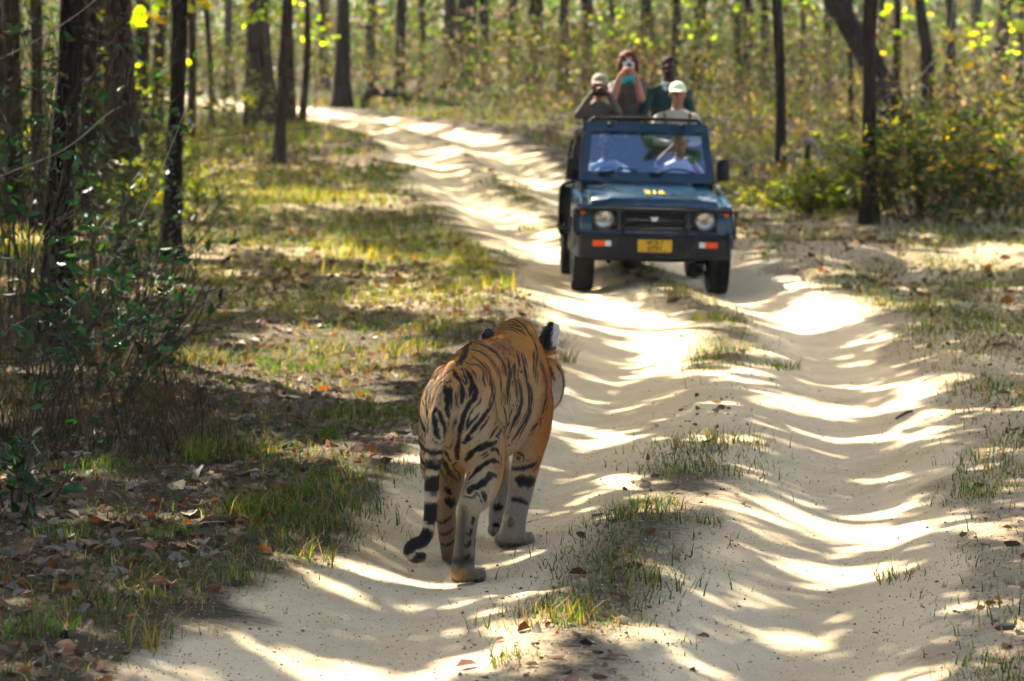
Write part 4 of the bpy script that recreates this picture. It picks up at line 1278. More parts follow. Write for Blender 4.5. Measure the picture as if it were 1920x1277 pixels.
# roll cage and grab rails
rc = MB()
def hoop(y_, zt, hw_): rc.tube(catmull([(-hw_ - .04, y_, .95), (-hw_ - .02, y_, zt - .25), (-hw_ + .05, y_, zt - .03), (-hw_ + .2, y_, zt), (hw_ - .2, y_, zt), (hw_ - .05, y_, zt - .03), (hw_ + .02, y_, zt - .25), (hw_ + .04, y_, .95)], 40), .019, 8)
hoop(1.12, 1.665, .60)
hoop(2.05, 1.55, .64); hoop(2.9, 1.50, .66)
for sx in (-1, 1):
    rc.tube([(sx * .62, 1.12, 1.56), (sx * .66, 2.05, 1.45), (sx * .68, 2.9, 1.40)], .016, 8)
    rc.tube([(sx * .70, 1.45, 1.14), (sx * .70, 2.9, 1.16)], .014, 8)
rc.build('roll_cage', M_BLACK, jeep, smooth=True)
# side step ladder on the far flank
for sx in (-1,):
    sd = MB()
    sd.box((sx * .765, 1.62, .76), (.045, .16, .20)); sd.box((sx * .77, 1.62, .50), (.055, .2, .015))
    sd.tube(catmull([(sx * .72, 1.42, 1.0), (sx * .80, 1.42, .98), (sx * .825, 1.42, .88), (sx * .825, 1.42, .56), (sx * .80, 1.42, .49), (sx * .72, 1.42, .47)], 24), .018, 8)
    sd.build('side_step', M_BLACK, jeep, smooth=True)
# seats
for xx_ in (-.36, .36):
    st = MB(); st.box((xx_, 1.42, .74), (.24, .24, .07)); st.box((xx_, 1.69, 1.03), (.23, .06, .28)); st.build('cab_seat', M_SEAT, jeep, smooth=True, bevel=.03)
st = MB(); st.box((0, 2.12, 1.10), (.62, .20, .06)); st.box((0, 2.0, .80), (.60, .04, .28)); st.build('bench_seat', M_SEAT, jeep, smooth=True, bevel=.02)
st = MB(); st.box((0, 1.88, 1.0), (.66, .015, .46)); st.build('cab_partition', M_SEAT, jeep, bevel=.01)
ds = MB(); ds.box((0, .78, .98), (.66, .13, .08)); ds.build('dashboard', M_BLACK, jeep, smooth=True, bevel=.02)
sw = MB(); RS = Matrix.Rotation(math.radians(62), 3, 'X')
sw.tube([np.array((-.36, .98, 1.02)) + np.array(RS @ Vector((.18 * math.cos(a_), .18 * math.sin(a_), 0))) for a_ in np.linspace(0, 2 * math.pi, 25)], .013, 8)
sw.tube([(-.36, .98, 1.02), (-.36, .82, .95)], .02, 8); sw.tube([(-.53, .98, 1.02), (-.19, .98, 1.02)], .012, 6); sw.build('steering_wheel', M_BLACK, jeep, smooth=True)
# chassis, axles, springs
ch = MB()
for xx_ in (-.36, .36): ch.box((xx_, 1.2, .44), (.035, 1.65, .045))
ch.box((0, -.40, .43), (.36, .04, .05)); ch.box((0, .55, .40), (.16, .35, .08))
for y_ in (0, 2.375):
    ch.tube([(-.58, y_, .335), (.58, y_, .335)], .038, 10); ch.ellipsoid((-.18 if y_ == 0 else .05, y_, .335), (.11, .12, .115), 14, 10)
    for xx_ in (-.40, .40): ch.tube(catmull([(xx_, y_ - .45, .43), (xx_, y_, .29), (xx_, y_ + .45, .43)], 12), (.022), 6)
ch.tube([(-.45, -.14, .36), (.50, -.14, .34)], .014, 8)
ch.build('chassis', M_DUST, jeep, smooth=True)
# wheels
tyre = MB()
prof = [(.095, .215), (.10, .26), (.103, .31), (.095, .335), (.07, .346), (.035, .349), (0, .350), (-.035, .349), (-.07, .346), (-.095, .335), (-.103, .31), (-.10, .26), (-.095, .215)]
n_ = 48
V = []; F = []
for j in range(n_):
    a_ = 2 * math.pi * j / n_
    for (x_, r_) in prof:
        lug = .010 if (j % 2 == 0 and abs(x_) > .05 and r_ > .33) else (.006 if (j % 2 and r_ > .345) else 0)
        V.append((x_, (r_ - lug) * math.cos(a_), (r_ - lug) * math.sin(a_)))
k_ = len(prof)
for j in range(n_):
    for i in range(k_):
        F.append([j * k_ + i, ((j + 1) % n_) * k_ + i, ((j + 1) % n_) * k_ + (i + 1) % k_, j * k_ + (i + 1) % k_])
tyre.add(V, F); tyre_me = tyre.mesh('tyre', M_RUBBER, smooth=True)
rim = MB(); rim.tube([(-.085, 0, 0), (-.02, 0, 0), (.03, 0, 0), (.085, 0, 0)], [.214, .200, .200, .214], 28, (0, 1, 0), cap=False); rim.disc((.035, 0, 0), (1, 0, 0), .202, .01, 28); rim.disc((.06, 0, 0), (1, 0, 0), .055, .03, 16)
for k in range(5): rim.disc((.05, .09 * math.cos(k * 1.2566), .09 * math.sin(k * 1.2566)), (1, 0, 0), .012, .012, 8)
rim_me = rim.mesh('rim', M_STEEL, smooth=True)
for y_ in (0, 2.375):
    for sx in (-1, 1):
        wl = link('wheel', tyre_me, jeep, (sx * .657, y_, .345), (math.radians(7 * (y_ + sx * 3)), 0, 0 if sx > 0 else math.pi))
        wl.data = tyre_me
        link('rim', rim_me, wl)
# ------------------------------------------------------------------ people in the vehicle
M_BODY = None
m, t, out = nodes_mat('skin_and_cloth')
a = N(t, 'ShaderNodeAttribute', attribute_name='Col')
tc = N(t, 'ShaderNodeTexCoord'); nz = N(t, 'ShaderNodeTexNoise', Scale=28.0, Detail=4.0); t.links.new(tc.outputs['Object'], nz.inputs['Vector'])
p = N(t, 'ShaderNodeBsdfPrincipled', Roughness=.75); p.inputs['Specular IOR Level'].default_value = .25
b = N(t, 'ShaderNodeBump', Strength=.35, Distance=.015); t.links.new(nz.outputs['Fac'], b.inputs['Height']); t.links.new(b.outputs[0], p.inputs['Normal'])
t.links.new(a.outputs['Color'], p.inputs['Base Color']); t.links.new(p.outputs[0], out.inputs[0])
M_BODY = m
M_HAIRB = principled('black_hair', (.006, .005, .005), .8, noise=.4, nscale=60, bump=.4, spec=.1)
M_HAIRR = principled('auburn_hair', (.11, .026, .008), .7, noise=.5, nscale=60, bump=.4, spec=.15)
M_KHAKI = principled('khaki_cloth', (.30, .255, .185), .85, noise=.2, nscale=30, bump=.2)
M_CAPW = principled('pale_cap_cloth', (.78, .80, .52), .8, noise=.1, nscale=30, bump=.2)
M_CAM = principled('camera_black', (.014, .014, .016), .4, noise=.2, nscale=40)
M_CAMS = principled('camera_silver', (.55, .58, .66), .3, .5, noise=.1, nscale=40)
M_TURQ = principled('turquoise_cloth', (.02, .42, .46), .7, noise=.2, nscale=30)
M_STRAP = principled('yellow_black_strap', (.10, .085, .015), .7, noise=.5, nscale=60)
M_WHITEC = principled('white_cloth', (.70, .70, .72), .8, noise=.1, nscale=20)
M_DARKGL = principled('dark_glass', (.008, .008, .01), .15)
_jm = Matrix.LocRotScale(jeep.location, jeep.rotation_euler, None) @ Matrix.Translation((.015, 0, .012))

def person(label, head, stand_z, arms, shirt, skin, trouser, sleeve=None, sit=False, hip=None, sh=.19, yaw=0., extras=None, bare_from='wrist', lean=0.):
    """head: head centre in vehicle coordinates; arms: [(elbow, wrist, hand direction, finger curl direction)] left, right.
    Body is one skin; cap, hair, collar are children."""
    hx_, hy_, hz_ = head
    mb_ = MB(); kp, kc, kr = [], [], []
    shirt, skin, trouser = np.array(shirt), np.array(skin), np.array(trouser)
    sleeve = shirt if sleeve is None else np.array(sleeve)
    def add(path, radii, col, n=12, samples=14, ref=None):
        Q = catmull(np.array([(*p_, *(r_ if not np.isscalar(r_) else (r_, r_))) for p_, r_ in zip(path, radii)], float), samples)
        mb_.tube([q[:3] for q in Q], [(q[3], q[4]) for q in Q], n, ref)
        for q in Q:
            kp.append(q[:3]); kc.append(col); kr.append((q[3] + q[4]) / 2)
    def blob(c_, r_, col, w_=None):
        mb_.ellipsoid(c_, r_, 14, 10); kp.append(c_); kc.append(col); kr.append(sum(r_) / 3)
    # head: skull, jaw, nose, ears, eye sockets left by brow and cheeks
    blob((hx_, hy_ + .012, hz_ + .035), (.076, .094, .088), skin)
    blob((hx_, hy_ - .022, hz_ - .045), (.060, .066, .072), skin)
    blob((hx_, hy_ - .098, hz_ - .010), (.013, .018, .024), skin)
    blob((hx_, hy_ - .085, hz_ + .036), (.055, .014, .010), skin)
    blob((hx_, hy_ - .080, hz_ - .062), (.026, .012, .010), np.array(skin) * np.array((.9, .6, .6)))
    for sx in (-1, 1):
        blob((hx_ + sx * .078, hy_ + .012, hz_ - .005), (.010, .020, .030), skin)
        blob((hx_ + sx * .036, hy_ - .076, hz_ - .026), (.022, .016, .016), skin)
    nz_ = hz_ - .165
    add([(hx_, hy_ + .015, hz_ - .05), (hx_, hy_ + .025, nz_ + .045), (hx_, hy_ + .03, nz_)], [.056, .054, .07], skin)
    sz = nz_ - .03
    hipz = hip if hip is not None else sz - .46
    by = hy_ + .03 + lean
    ref = (1, 0, 0)
    add([(hx_, hy_ + .03, nz_ + .02), (hx_, hy_ + .03, nz_ - .005), (hx_, hy_ + .03, sz - .022), (hx_, by, sz - .10), (hx_, by, sz - .24), (hx_, by, hipz + .10), (hx_, by, hipz)], [(.062, .058), (sh * .56, .07), (sh * .97, .085), (sh * .95, .112), (sh * .86, .115), (sh * .82, .11), (sh * .86, .12)], shirt, 18, 24, ref)
    for sx, (elb, wri, hdir, curl) in zip((-1, 1), arms):
        s0 = np.array((hx_ + sx * (sh - .03), hy_ + .03, sz - .055)); elb = np.array(elb, float); wri = np.array(wri, float)
        add([s0 + (-sx * .05, 0, .01), s0, s0 * .55 + elb * .45, elb * .98 + s0 * .02], [.055, .060, .054, .047], sleeve, 12)
        add([elb, elb * .6 + wri * .4, wri], [.045, .042, .030], skin if bare_from == 'elbow' else sleeve, 12)
        # hand: palm, four fingers of different length curling round what is held, thumb from the side of the palm
        hd_ = np.array(hdir, float); hd_ /= np.linalg.norm(hd_); cu = np.array(curl, float); cu -= hd_ * np.dot(cu, hd_); cu /= np.linalg.norm(cu)
        sd_ = np.cross(hd_, cu)
        pc = wri + hd_ * .045
        add([wri, wri + hd_ * .03, wri + hd_ * .085], [(.026, .022), (.036, .018), (.040, .015)], skin, 10, 6, sd_)
        for k, ln in enumerate((.066, .076, .072, .058)):
            o_ = sd_ * (.027 - .018 * k)
            b0 = wri + hd_ * .078 + o_
            p1 = b0 + hd_ * ln * .45 + cu * ln * .12; p2 = p1 + hd_ * ln * .22 + cu * ln * .32; p3 = p2 - hd_ * ln * .08 + cu * ln * .30
            add([b0, p1, p2, p3], [.0105, .010, .0092, .008], skin, 8, 7)
        tb = wri + hd_ * .03 + sd_ * .030
        add([tb, tb + sd_ * .028 + hd_ * .020 + cu * .01, tb + sd_ * .034 + hd_ * .045 + cu * .028], [.014, .011, .009], skin, 8, 6)
    for sx in (-1, 1):
        h0 = np.array((hx_ + sx * .10, by, hipz + .02))
        if sit:
            kn = h0 + (sx * .03, -.40, .0); an = np.array((kn[0], kn[1] - .02, stand_z + .09))
        else:
            kn = np.array((h0[0] + sx * .01, by - .03, (hipz + stand_z) / 2 + .02)); an = np.array((h0[0] + sx * .02, by + .01, stand_z + .085))
        add([h0, h0 * .5 + kn * .5, kn], [.095, .080, .062], trouser, 12)
        add([kn, kn * .55 + an * .45, an], [.060, .056, .040], trouser, 12)
        add([an + (0, .03, -.05), an + (0, -.05, -.055), an + (0, -.15, -.062)], [(.038, .034), (.042, .030), (.036, .022)], np.array((.03, .022, .016)), 10, 7, (1, 0, 0))
    V_, F_, N_ = fuse(mb_, .0085, 5, .5)
    kd_ = kdtree.KDTree(len(kp))
    for i, q in enumerate(kp): kd_.insert(q, i)
    kd_.balance()
    kr_ = np.array(kr); col_ = np.zeros((len(V_), 3))
    for i in range(len(V_)):
        best, bc = 9, None
        for _, j, dd in kd_.find_n(V_[i], 5):
            if dd - kr_[j] < best: best, bc = dd - kr_[j], kc[j]
        col_[i] = bc
    R_ = empty('person', (0, 0, 0)); R_.matrix_world = _jm @ Matrix.Translation((hx_, by, stand_z))
    off = np.array((hx_, by, stand_z))
    link('body', mesh_np('body', V_ - off, F_, True, col_, [M_BODY]), R_)
    tag(R_, label, 'person', 'people in the safari jeep')
    def child(name, mbx, mat, smooth=True):
        mbx.v = [tuple(np.array(q) - off) for q in mbx.v]
        return mbx.build(name, mat, R_, smooth=smooth)
    for sx in (-1, 1):
        child('eye', MB().ellipsoid((hx_ + sx * .032, hy_ - .083, hz_ + .012), (.013, .009, .008), 8, 6), M_DARKGL)
    if extras: extras(child, np.array(head))
    return R_

def short_hair(mat, full=1.0):
    def f(child, h):
        mbx = MB(); mbx.ellipsoid(h + (0, .028, .055), (.084, .096, .082 * full), 18, 12)
        mbx.ellipsoid(h + (0, .06, .0), (.080, .062, .075), 16, 10)
        V_ = np.array(mbx.v); V_ += .006 * (np.array([vnoise(V_[:, 0] * 60, V_[:, 1] * 60, V_[:, 2] * 60, seed=s_) for s_ in (1, 2, 3)]).T - .5); mbx.v = [tuple(q) for q in V_.tolist()]
        child('hair', mbx, mat)
    return f
def cap(mat, brim=.075):
    def f(child, h):
        mbx = MB()
        V_, F_ = [], []
        n_, m_ = 22, 7
        for i in range(m_ + 1):
            ph = math.pi * .5 * i / m_
            for j in range(n_):
                th = 2 * math.pi * j / n_
                V_.append(h + np.array((.088 * math.cos(ph) * math.cos(th), .105 * math.cos(ph) * math.sin(th) + .012, .050 + .088 * math.sin(ph))))
        for i in range(m_):
            for j in range(n_): F_.append([i * n_ + j, i * n_ + (j + 1) % n_, (i + 1) * n_ + (j + 1) % n_, (i + 1) * n_ + j])
        mbx.add(V_, F_)
        c_ = child('cap', mbx, mat)
        br = MB(); P_ = []
        for th in np.linspace(math.pi * 1.08, math.pi * 1.92, 13):
            a_ = h + np.array((.086 * math.cos(th), .103 * math.sin(th) + .012, .056)); o_ = h + np.array((.092 * math.cos(th), (.103 + brim) * math.sin(th) + .012 , .040))
            P_.append((a_, o_))
        V_, F_ = [], []
        for a_, o_ in P_: V_ += [a_, o_, o_ - np.array((0, 0, .006)), a_ - np.array((0, 0, .006))]
        for i in range(len(P_) - 1):
            for k in range(4): F_.append([i * 4 + k, i * 4 + (k + 1) % 4, (i + 1) * 4 + (k + 1) % 4, (i + 1) * 4 + k])
        br.add(V_, F_); child('cap_brim', br, mat)
    return f
def both(*fs):
    def f(child, h):
        for g in fs: g(child, h)
    return f
def bob_hair(child, h):
    mbx = MB(); mbx.ellipsoid(h + (0, .030, .052), (.100, .105, .088), 18, 12)
    for sx in (-1, 1): mbx.ellipsoid(h + (sx * .080, .030, -.03), (.040, .075, .090), 12, 10)
    mbx.ellipsoid(h + (0, .075, -.03), (.088, .055, .10), 14, 10)
    V_ = np.array(mbx.v); V_ += .012 * (np.array([vnoise(V_[:, 0] * 45, V_[:, 1] * 45, V_[:, 2] * 45, seed=s_) for s_ in (4, 5, 6)]).T - .5); mbx.v = [tuple(q) for q in V_.tolist()]
    child('hair', mbx, M_HAIRR)
    sg = MB()
    for sx in (-1, 1): sg.ellipsoid(h + (sx * .034, -.092, .022), (.030, .010, .019), 12, 8)
    sg.box(h + (0, -.098, .030), (.02, .006, .004)); sg.tube([h + (-.066, -.085, .026), h + (-.08, .01, .022)], .003, 6); sg.tube([h + (.066, -.085, .026), h + (.08, .01, .022)], .003, 6)
    child('sunglasses', sg, M_DARKGL)
    sc = MB()
    sc.tube([h + np.array((.085 * math.cos(a_), .03 + .075 * math.sin(a_), -.165 - .02 * math.sin(a_ * 2))) for a_ in np.linspace(0, 2 * math.pi, 20)], [.020 + .012 * abs(math.sin(3 * k)) for k in range(20)], 8)
    for sx in (-1, 1): sc.ellipsoid(h + (sx * .062, -.05, -.185), (.034, .020, .036), 10, 8)
    child('scarf', sc, M_TURQ)
def held_camera(label, c_, mat, lens_r=.034, lens_l=.09, size=(.065, .032, .043), strap=False):
    """camera with grip, lens pointing at the animal"""
    o = empty('camera', (0, 0, 0)); o.matrix_world = _jm @ Matrix.Translation(c_)
    bx_ = MB(); bx_.box((0, 0, 0), size); bx_.box((0, .0, size[2] + .010), (.024, .022, .014)); bx_.box((-size[0] + .012, -.014, -.004), (.016, .026, size[2] * .9))
    bx_.build('camera_body', mat, o, smooth=True, bevel=.006)
    ln_ = MB(); ln_.tube([(0, -size[1], -.004), (0, -size[1] - lens_l * .4, -.004), (0, -size[1] - lens_l * .42, -.004), (0, -size[1] - lens_l, -.004)], [lens_r * .9, lens_r * .9, lens_r, lens_r * 1.08], 20); ln_.build('lens', M_CAM, o, smooth=True)
    MB().disc((0, -size[1] - lens_l - .001, -.004), (0, 1, 0), lens_r * .85, .001, 20).build('lens_glass', M_DARKGL, o)
    tag(o, label, 'camera', 'cameras held by the passengers')
    return o
FLOOR = .53
SK_L, SK_D, SK_P = (.33, .155, .095), (.06, .03, .02), (.42, .20, .14)
# standing / seated passengers (vehicle coordinates: x to the side, y rearwards, z up)
h1 = np.array((-.435, 2.0, 1.965))
person('person in khaki cap and khaki jacket aiming a black camera', h1, 1.02 - .50, [((-.66, 1.86, 1.66), (-.515, 1.80, 1.905), (.5, -.2, .35), (.9, -.3, .1)), ((-.24, 1.86, 1.68), (-.355, 1.80, 1.905), (-.5, -.2, .35), (-.9, -.3, .1))],
       (.10, .08, .058), SK_L, (.08, .07, .055), sit=True, hip=1.20, sh=.20, extras=both(short_hair(M_HAIRB), cap(M_KHAKI, .06)))
held_camera('black camera held by the person in the khaki cap', h1 + (0, -.20, -.045), M_CAM, .042, .15, (.075, .034, .05))
h2 = np.array((-.105, 2.62, 2.215))
person('person with auburn bob and sunglasses raising a silver camera', h2, FLOOR, [((-.275, 2.46, 1.83), (-.195, 2.42, 2.095), (.35, -.25, .5), (.9, -.3, .1)), ((.03, 2.45, 1.82), (-.030, 2.42, 2.08), (-.3, -.25, .5), (-.9, -.3, .1))],
       (.075, .062, .052), SK_P, (.05, .05, .055), sleeve=(.09, .078, .062), sh=.185, extras=bob_hair, bare_from='elbow')
held_camera('small silver camera held by the person with auburn hair', h2 + (-.005, -.175, -.02), M_CAMS, .026, .04, (.055, .018, .034))
h3 = np.array((.330, 2.66, 2.165))
def green_extras(child, h):
    short_hair(M_HAIRB)(child, h)
    co = MB()
    for sx in (-1, 1): co.add([h + (sx * .01, -.06, -.19), h + (sx * .075, -.02, -.150), h + (sx * .085, -.035, -.20), h + (sx * .03, -.085, -.235)], [[0, 1, 2, 3]]); 
    co.tube([h + np.array((.062 * math.cos(a_), .02 + .062 * math.sin(a_), -.155)) for a_ in np.linspace(0, 2 * math.pi, 20)], .014, 8)
    child('collar', co, M_WHITEC)
person('person in a dark green pullover standing behind the white cap', h3, FLOOR, [((.07, 2.60, 1.72), (.085, 2.36, 1.585), (.1, -.9, -.25), (0, -.3, -1)), ((.58, 2.62, 1.72), (.55, 2.40, 1.575), (-.1, -.9, -.25), (0, -.3, -1))],
       (.012, .050, .045), SK_D, (.03, .03, .035), sh=.215, extras=green_extras)
h4 = np.array((.375, 2.0, 1.90))
def strap(child, h):
    both(short_hair(M_HAIRB, .9), cap(M_CAPW, .07))(child, h)
    st_ = MB(); st_.tube(catmull([h + (-.13, -.03, -.20), h + (-.09, .06, -.175), h + (.09, .06, -.175), h + (.13, -.03, -.20), h + (.11, -.12, -.32), h + (.04, -.15, -.40)], 22), [(.018, .005)] * 22, 8); st_.tube(catmull([h + (-.13, -.03, -.20), h + (-.11, -.12, -.32), h + (-.04, -.15, -.40)], 12), [(.018, .005)] * 12, 8)
    child('camera_strap', st_, M_STRAP)
person('person in pale yellow cap and beige shirt with a camera strap', h4, 1.02 - .50, [((.11, 1.93, 1.42), (.28, 1.75, 1.40), (.7, -.3, .2), (.2, -.9, .1)), ((.62, 1.93, 1.42), (.47, 1.75, 1.40), (-.7, -.3, .2), (-.2, -.9, .1))],
       (.46, .40, .30), SK_L, (.12, .11, .09), sit=True, hip=1.20, sh=.215, extras=strap)
held_camera('black camera hanging at the chest of the person in the pale cap', h4 + (0, -.21, -.46), M_CAM, .036, .08)
_jm = Matrix.LocRotScale(jeep.location, jeep.rotation_euler, None)
h5 = np.array((.375, 1.34, 1.405))
person('passenger in a white shirt behind the windscreen with one arm raised', h5, .50, [((.14, 1.12, 1.22), (.305, 1.02, 1.42), (.2, -.1, .9), (0, -.9, .2)), ((.60, 1.20, 1.05), (.50, 1.05, 1.22), (-.5, -.2, .5), (-.6, -.5, 0))],
       (.62, .64, .68), SK_L, (.08, .08, .10), sit=True, hip=.82, sh=.20, extras=short_hair(M_HAIRB), bare_from='elbow')
h6 = np.array((-.36, 1.36, 1.39))
person('driver in a pale blue shirt behind the steering wheel', h6, .50, [((-.58, 1.20, 1.05), (-.50, 1.06, 1.05), (.3, -.4, .4), (.5, -.6, -.1)), ((-.14, 1.20, 1.05), (-.22, 1.06, 1.05), (-.3, -.4, .4), (-.5, -.6, -.1))],
       (.34, .38, .46), SK_D, (.06, .06, .08), sit=True, hip=.82, sh=.20, extras=short_hair(M_HAIRB))
# ------------------------------------------------------------------ ground cover: grass, litter, fallen leaves, pebbles
M_GRASS = leaf_mat('grass_blade', translucency=.45, rough=.6)
M_TWIG = principled('twig_bark', (.045, .031, .021), .8, noise=.5, nscale=30)
M_PALETW = principled('pale_dry_wood', (.30, .25, .19), .8, noise=.35, nscale=25, bump=.3)

def blades(x, y, hgt, wid, cols, lean=.5, r=None, z=None):
    r = r or rng
    n = len(x)
    a_ = r.random(n) * 6.283
    ln = lean * (.3 + r.random(n))
    dx, dy = np.cos(a_) * ln, np.sin(a_) * ln
    z0 = (H(x, y) if z is None else z) - .01
    sx_, sy_ = -np.sin(a_ + .6 * r.normal(size=n)), np.cos(a_)
    def P(k, f):
        bend = f * f
        return np.stack([x + dx * hgt * bend + k * sx_ * wid * (1 - f * .95) * .5, y + dy * hgt * bend + k * sy_ * wid * (1 - f * .95) * .5, z0 + hgt * f * (1 - .18 * ln * f)], 1)
    V = np.stack([P(-1, 0), P(1, 0), P(1, .55), P(-1, .55), P(1, 1), P(-1, 1)], 1).reshape(-1, 3)
    b_ = (np.arange(n) * 6)[:, None]
    F = np.concatenate([b_ + np.array([[0, 1, 2, 3]]), b_ + np.array([[3, 2, 4, 5]])], 0)
    return V, F, np.repeat(cols, 6, 0)

GRASS = np.array([(.03, .075, .012), (.04, .09, .013), (.06, .105, .014), (.025, .06, .012), (.10, .115, .022)])
STRAW = np.array([(.20, .155, .065), (.17, .125, .05), (.24, .19, .09)])
r = np.random.default_rng(55)
def scatter(n, y0, y1, half, xoff=0., power=1.):
    yy = y0 + (y1 - y0) * r.random(n) ** power
    xx = xoff + (r.random(n) * 2 - 1) * (half(yy))
    return xx, yy
fr = lambda yy: yy * .1667 + .6                       # a little wider than the view
def cover(xx, yy):
    """how grassy the ground is, 0..1"""
    u = road_u(xx, yy); au = np.abs(u)
    pt = sstep(.44, .58, fbm(xx * 1.4, yy * .8, seed=41)) 
    side = sstep(1.15, 1.7, au + .5 * (fbm(xx * 1.3, yy * 1.3, seed=42) - .5))
    hump = np.exp(-(u / .26) ** 2) * sstep(.42, .60, fbm(xx * .8, yy * .5, seed=43))
    bank = .55 * sstep(26, 31, yy) * sstep(1.6, 2.4, u) * sstep(.40, .58, fbm(xx * 1.1, yy * .6, seed=47)) + sstep(24, 30, yy) * sstep(50, 42, yy) * sstep(-1.3, -2.2, u) * .3
    return np.clip(side * (.22 + .8 * pt) + .95 * hump + bank, 0, 1)
xx, yy = scatter(300000, 9.5, 50, fr, power=1.35)
kp_ = r.random(len(xx)) < cover(xx, yy) * np.where(road_u(xx, yy) < 0, 1., .8)
xx, yy = xx[kp_], yy[kp_]
n = len(xx)
dry = r.random(n) < .22 + .2 * vnoise(xx * .6, yy * .6, seed=44)
cl = np.where(dry[:, None], pick(STRAW, n, .2, r), pick(GRASS, n, .25, r))
hg = (.022 + .06 * r.random(n) ** 2 + .07 * sstep(.55, .75, fbm(xx * 1.7, yy * 1.7, seed=46))) * (1 + .012 * (yy - 10))
V, F, C = blades(xx, yy, hg, .0035 + .003 * r.random(n) + .00016 * yy, cl, .8, r)
tag(link('grass', mesh_np('grass', V, F, False, C, [M_GRASS])), 'short grass growing beside and between the wheel ruts', 'grass', kind='stuff')

# far grass, taller, on both sides up to the undergrowth
xx, yy = scatter(60000, 36, 100, lambda v: v * .18 + 3)
u = road_u(xx, yy)
kp_ = (np.abs(u) > 1.5 + .5 * r.random(len(xx))) & (r.random(len(xx)) < .15 + .85 * sstep(.42, .6, fbm(xx * .35, yy * .2, seed=48)))
xx, yy = xx[kp_], yy[kp_]; n = len(xx)
dry = r.random(n) < .30
cl = np.where(dry[:, None], pick(STRAW, n, .2, r), pick(GRASS * np.array((1.25, 1.15, .9)), n, .25, r))
V, F, C = blades(xx, yy, .10 + .16 * r.random(n) + .22 * sstep(45, 70, yy) * r.random(n), .012 + .00018 * yy, cl, .6, r)
tag(link('tall_grass', mesh_np('tall_grass', V, F, False, C, [M_GRASS])), 'taller yellowing grass spreading back under the trees', 'grass', kind='stuff')

# leaf litter
LITTER = .68 * np.array([(.20, .125, .08), (.27, .20, .14), (.13, .072, .04), (.22, .09, .03), (.07, .045, .03), (.34, .26, .17), (.20, .135, .10), (.10, .06, .035), (.27, .23, .19)])
def litter(n, y0, y1, half, lo, hi, power, keepfn):
    xx, yy = scatter(n, y0, y1, half, power=power)
    k_ = r.random(n) < keepfn(xx, yy)
    xx, yy = xx[k_], yy[k_]; n = len(xx)
    sz = lo + (hi - lo) * r.random(n) ** 2.2
    pos = np.stack([xx, yy, H(xx, yy) + .10 * sz + .004], 1)
    V, F, C = leaf_cards(pos, sz, pick(LITTER, n, .3, r), .55, .30, r, fold=.20)
    return V, F, C
def lit_keep(xx, yy):
    u = road_u(xx, yy); au = np.abs(u)
    k_ = sstep(1.35, 2.0, au + .5 * (fbm(xx, yy, seed=51) - .5)) * np.where(u < 0, 1., .5)
    return k_ * (.35 + .65 * vnoise(xx * .8, yy * .5, seed=52)) + .22 * np.exp(-(u / .22) ** 2) * vnoise(xx * 1.3, yy * .9, seed=53)
A_ = litter(52000, 9.5, 30, fr, .013, .085, 1.3, lit_keep)
B_ = litter(26000, 26, 75, lambda v: v * .17 + 1.5, .06, .16, 1., lit_keep)
V = np.concatenate([A_[0], B_[0]]); F = np.concatenate([A_[1], B_[1] + len(A_[0])]); C = np.concatenate([A_[2], B_[2]])
tag(link('leaf_litter', mesh_np('leaf_litter', V, F, False, C, [M_DRY])), 'crumbled brown leaf litter covering the forest floor', 'leaf litter', kind='stuff')

# larger fallen leaves, each its own piece on the ground
m, t, out = nodes_mat('fallen_leaf')
oi = N(t, 'ShaderNodeObjectInfo'); rp = N(t, 'ShaderNodeValToRGB'); rp.color_ramp.interpolation = 'CONSTANT'
e = rp.color_ramp.elements; e[0].color = (.22, .135, .085, 1); e[1].position = .9; e[1].color = (.30, .095, .022, 1)
for p_, c_ in ((.15, (.25, .18, .125)), (.3, (.22, .125, .08)), (.45, (.27, .22, .18)), (.58, (.15, .085, .055)), (.68, (.42, .30, .16)), (.8, (.28, .19, .15))):
    q_ = e.new(p_); q_.color = (*c_, 1)
t.links.new(oi.outputs['Random'], rp.inputs['Fac'])
tc = N(t, 'ShaderNodeTexCoord'); nz = N(t, 'ShaderNodeTexNoise', Scale=9.0, Detail=5.0); t.links.new(tc.outputs['Object'], nz.inputs['Vector'])
mu = N(t, 'ShaderNodeMix', data_type='RGBA', blend_type='MULTIPLY'); mu.inputs['Factor'].default_value = .7
r2 = N(t, 'ShaderNodeValToRGB'); r2.color_ramp.elements[0].position = .35; r2.color_ramp.elements[0].color = (.5, .42, .36, 1); r2.color_ramp.elements[1].position = .62
t.links.new(nz.outputs['Fac'], r2.inputs['Fac']); t.links.new(rp.outputs['Color'], mu.inputs['A']); t.links.new(r2.outputs['Color'], mu.inputs['B'])
p = N(t, 'ShaderNodeBsdfPrincipled', Roughness=.7); t.links.new(mu.outputs['Result'], p.inputs['Base Color'])
tl_ = N(t, 'ShaderNodeBsdfTranslucent'); t.links.new(mu.outputs['Result'], tl_.inputs['Color'])
mxs = N(t, 'ShaderNodeMixShader', Fac=.18); t.links.new(p.outputs[0], mxs.inputs[1]); t.links.new(tl_.outputs[0], mxs.inputs[2]); t.links.new(mxs.outputs[0], out.inputs[0])
M_FALLEN = m
leaf_var = []
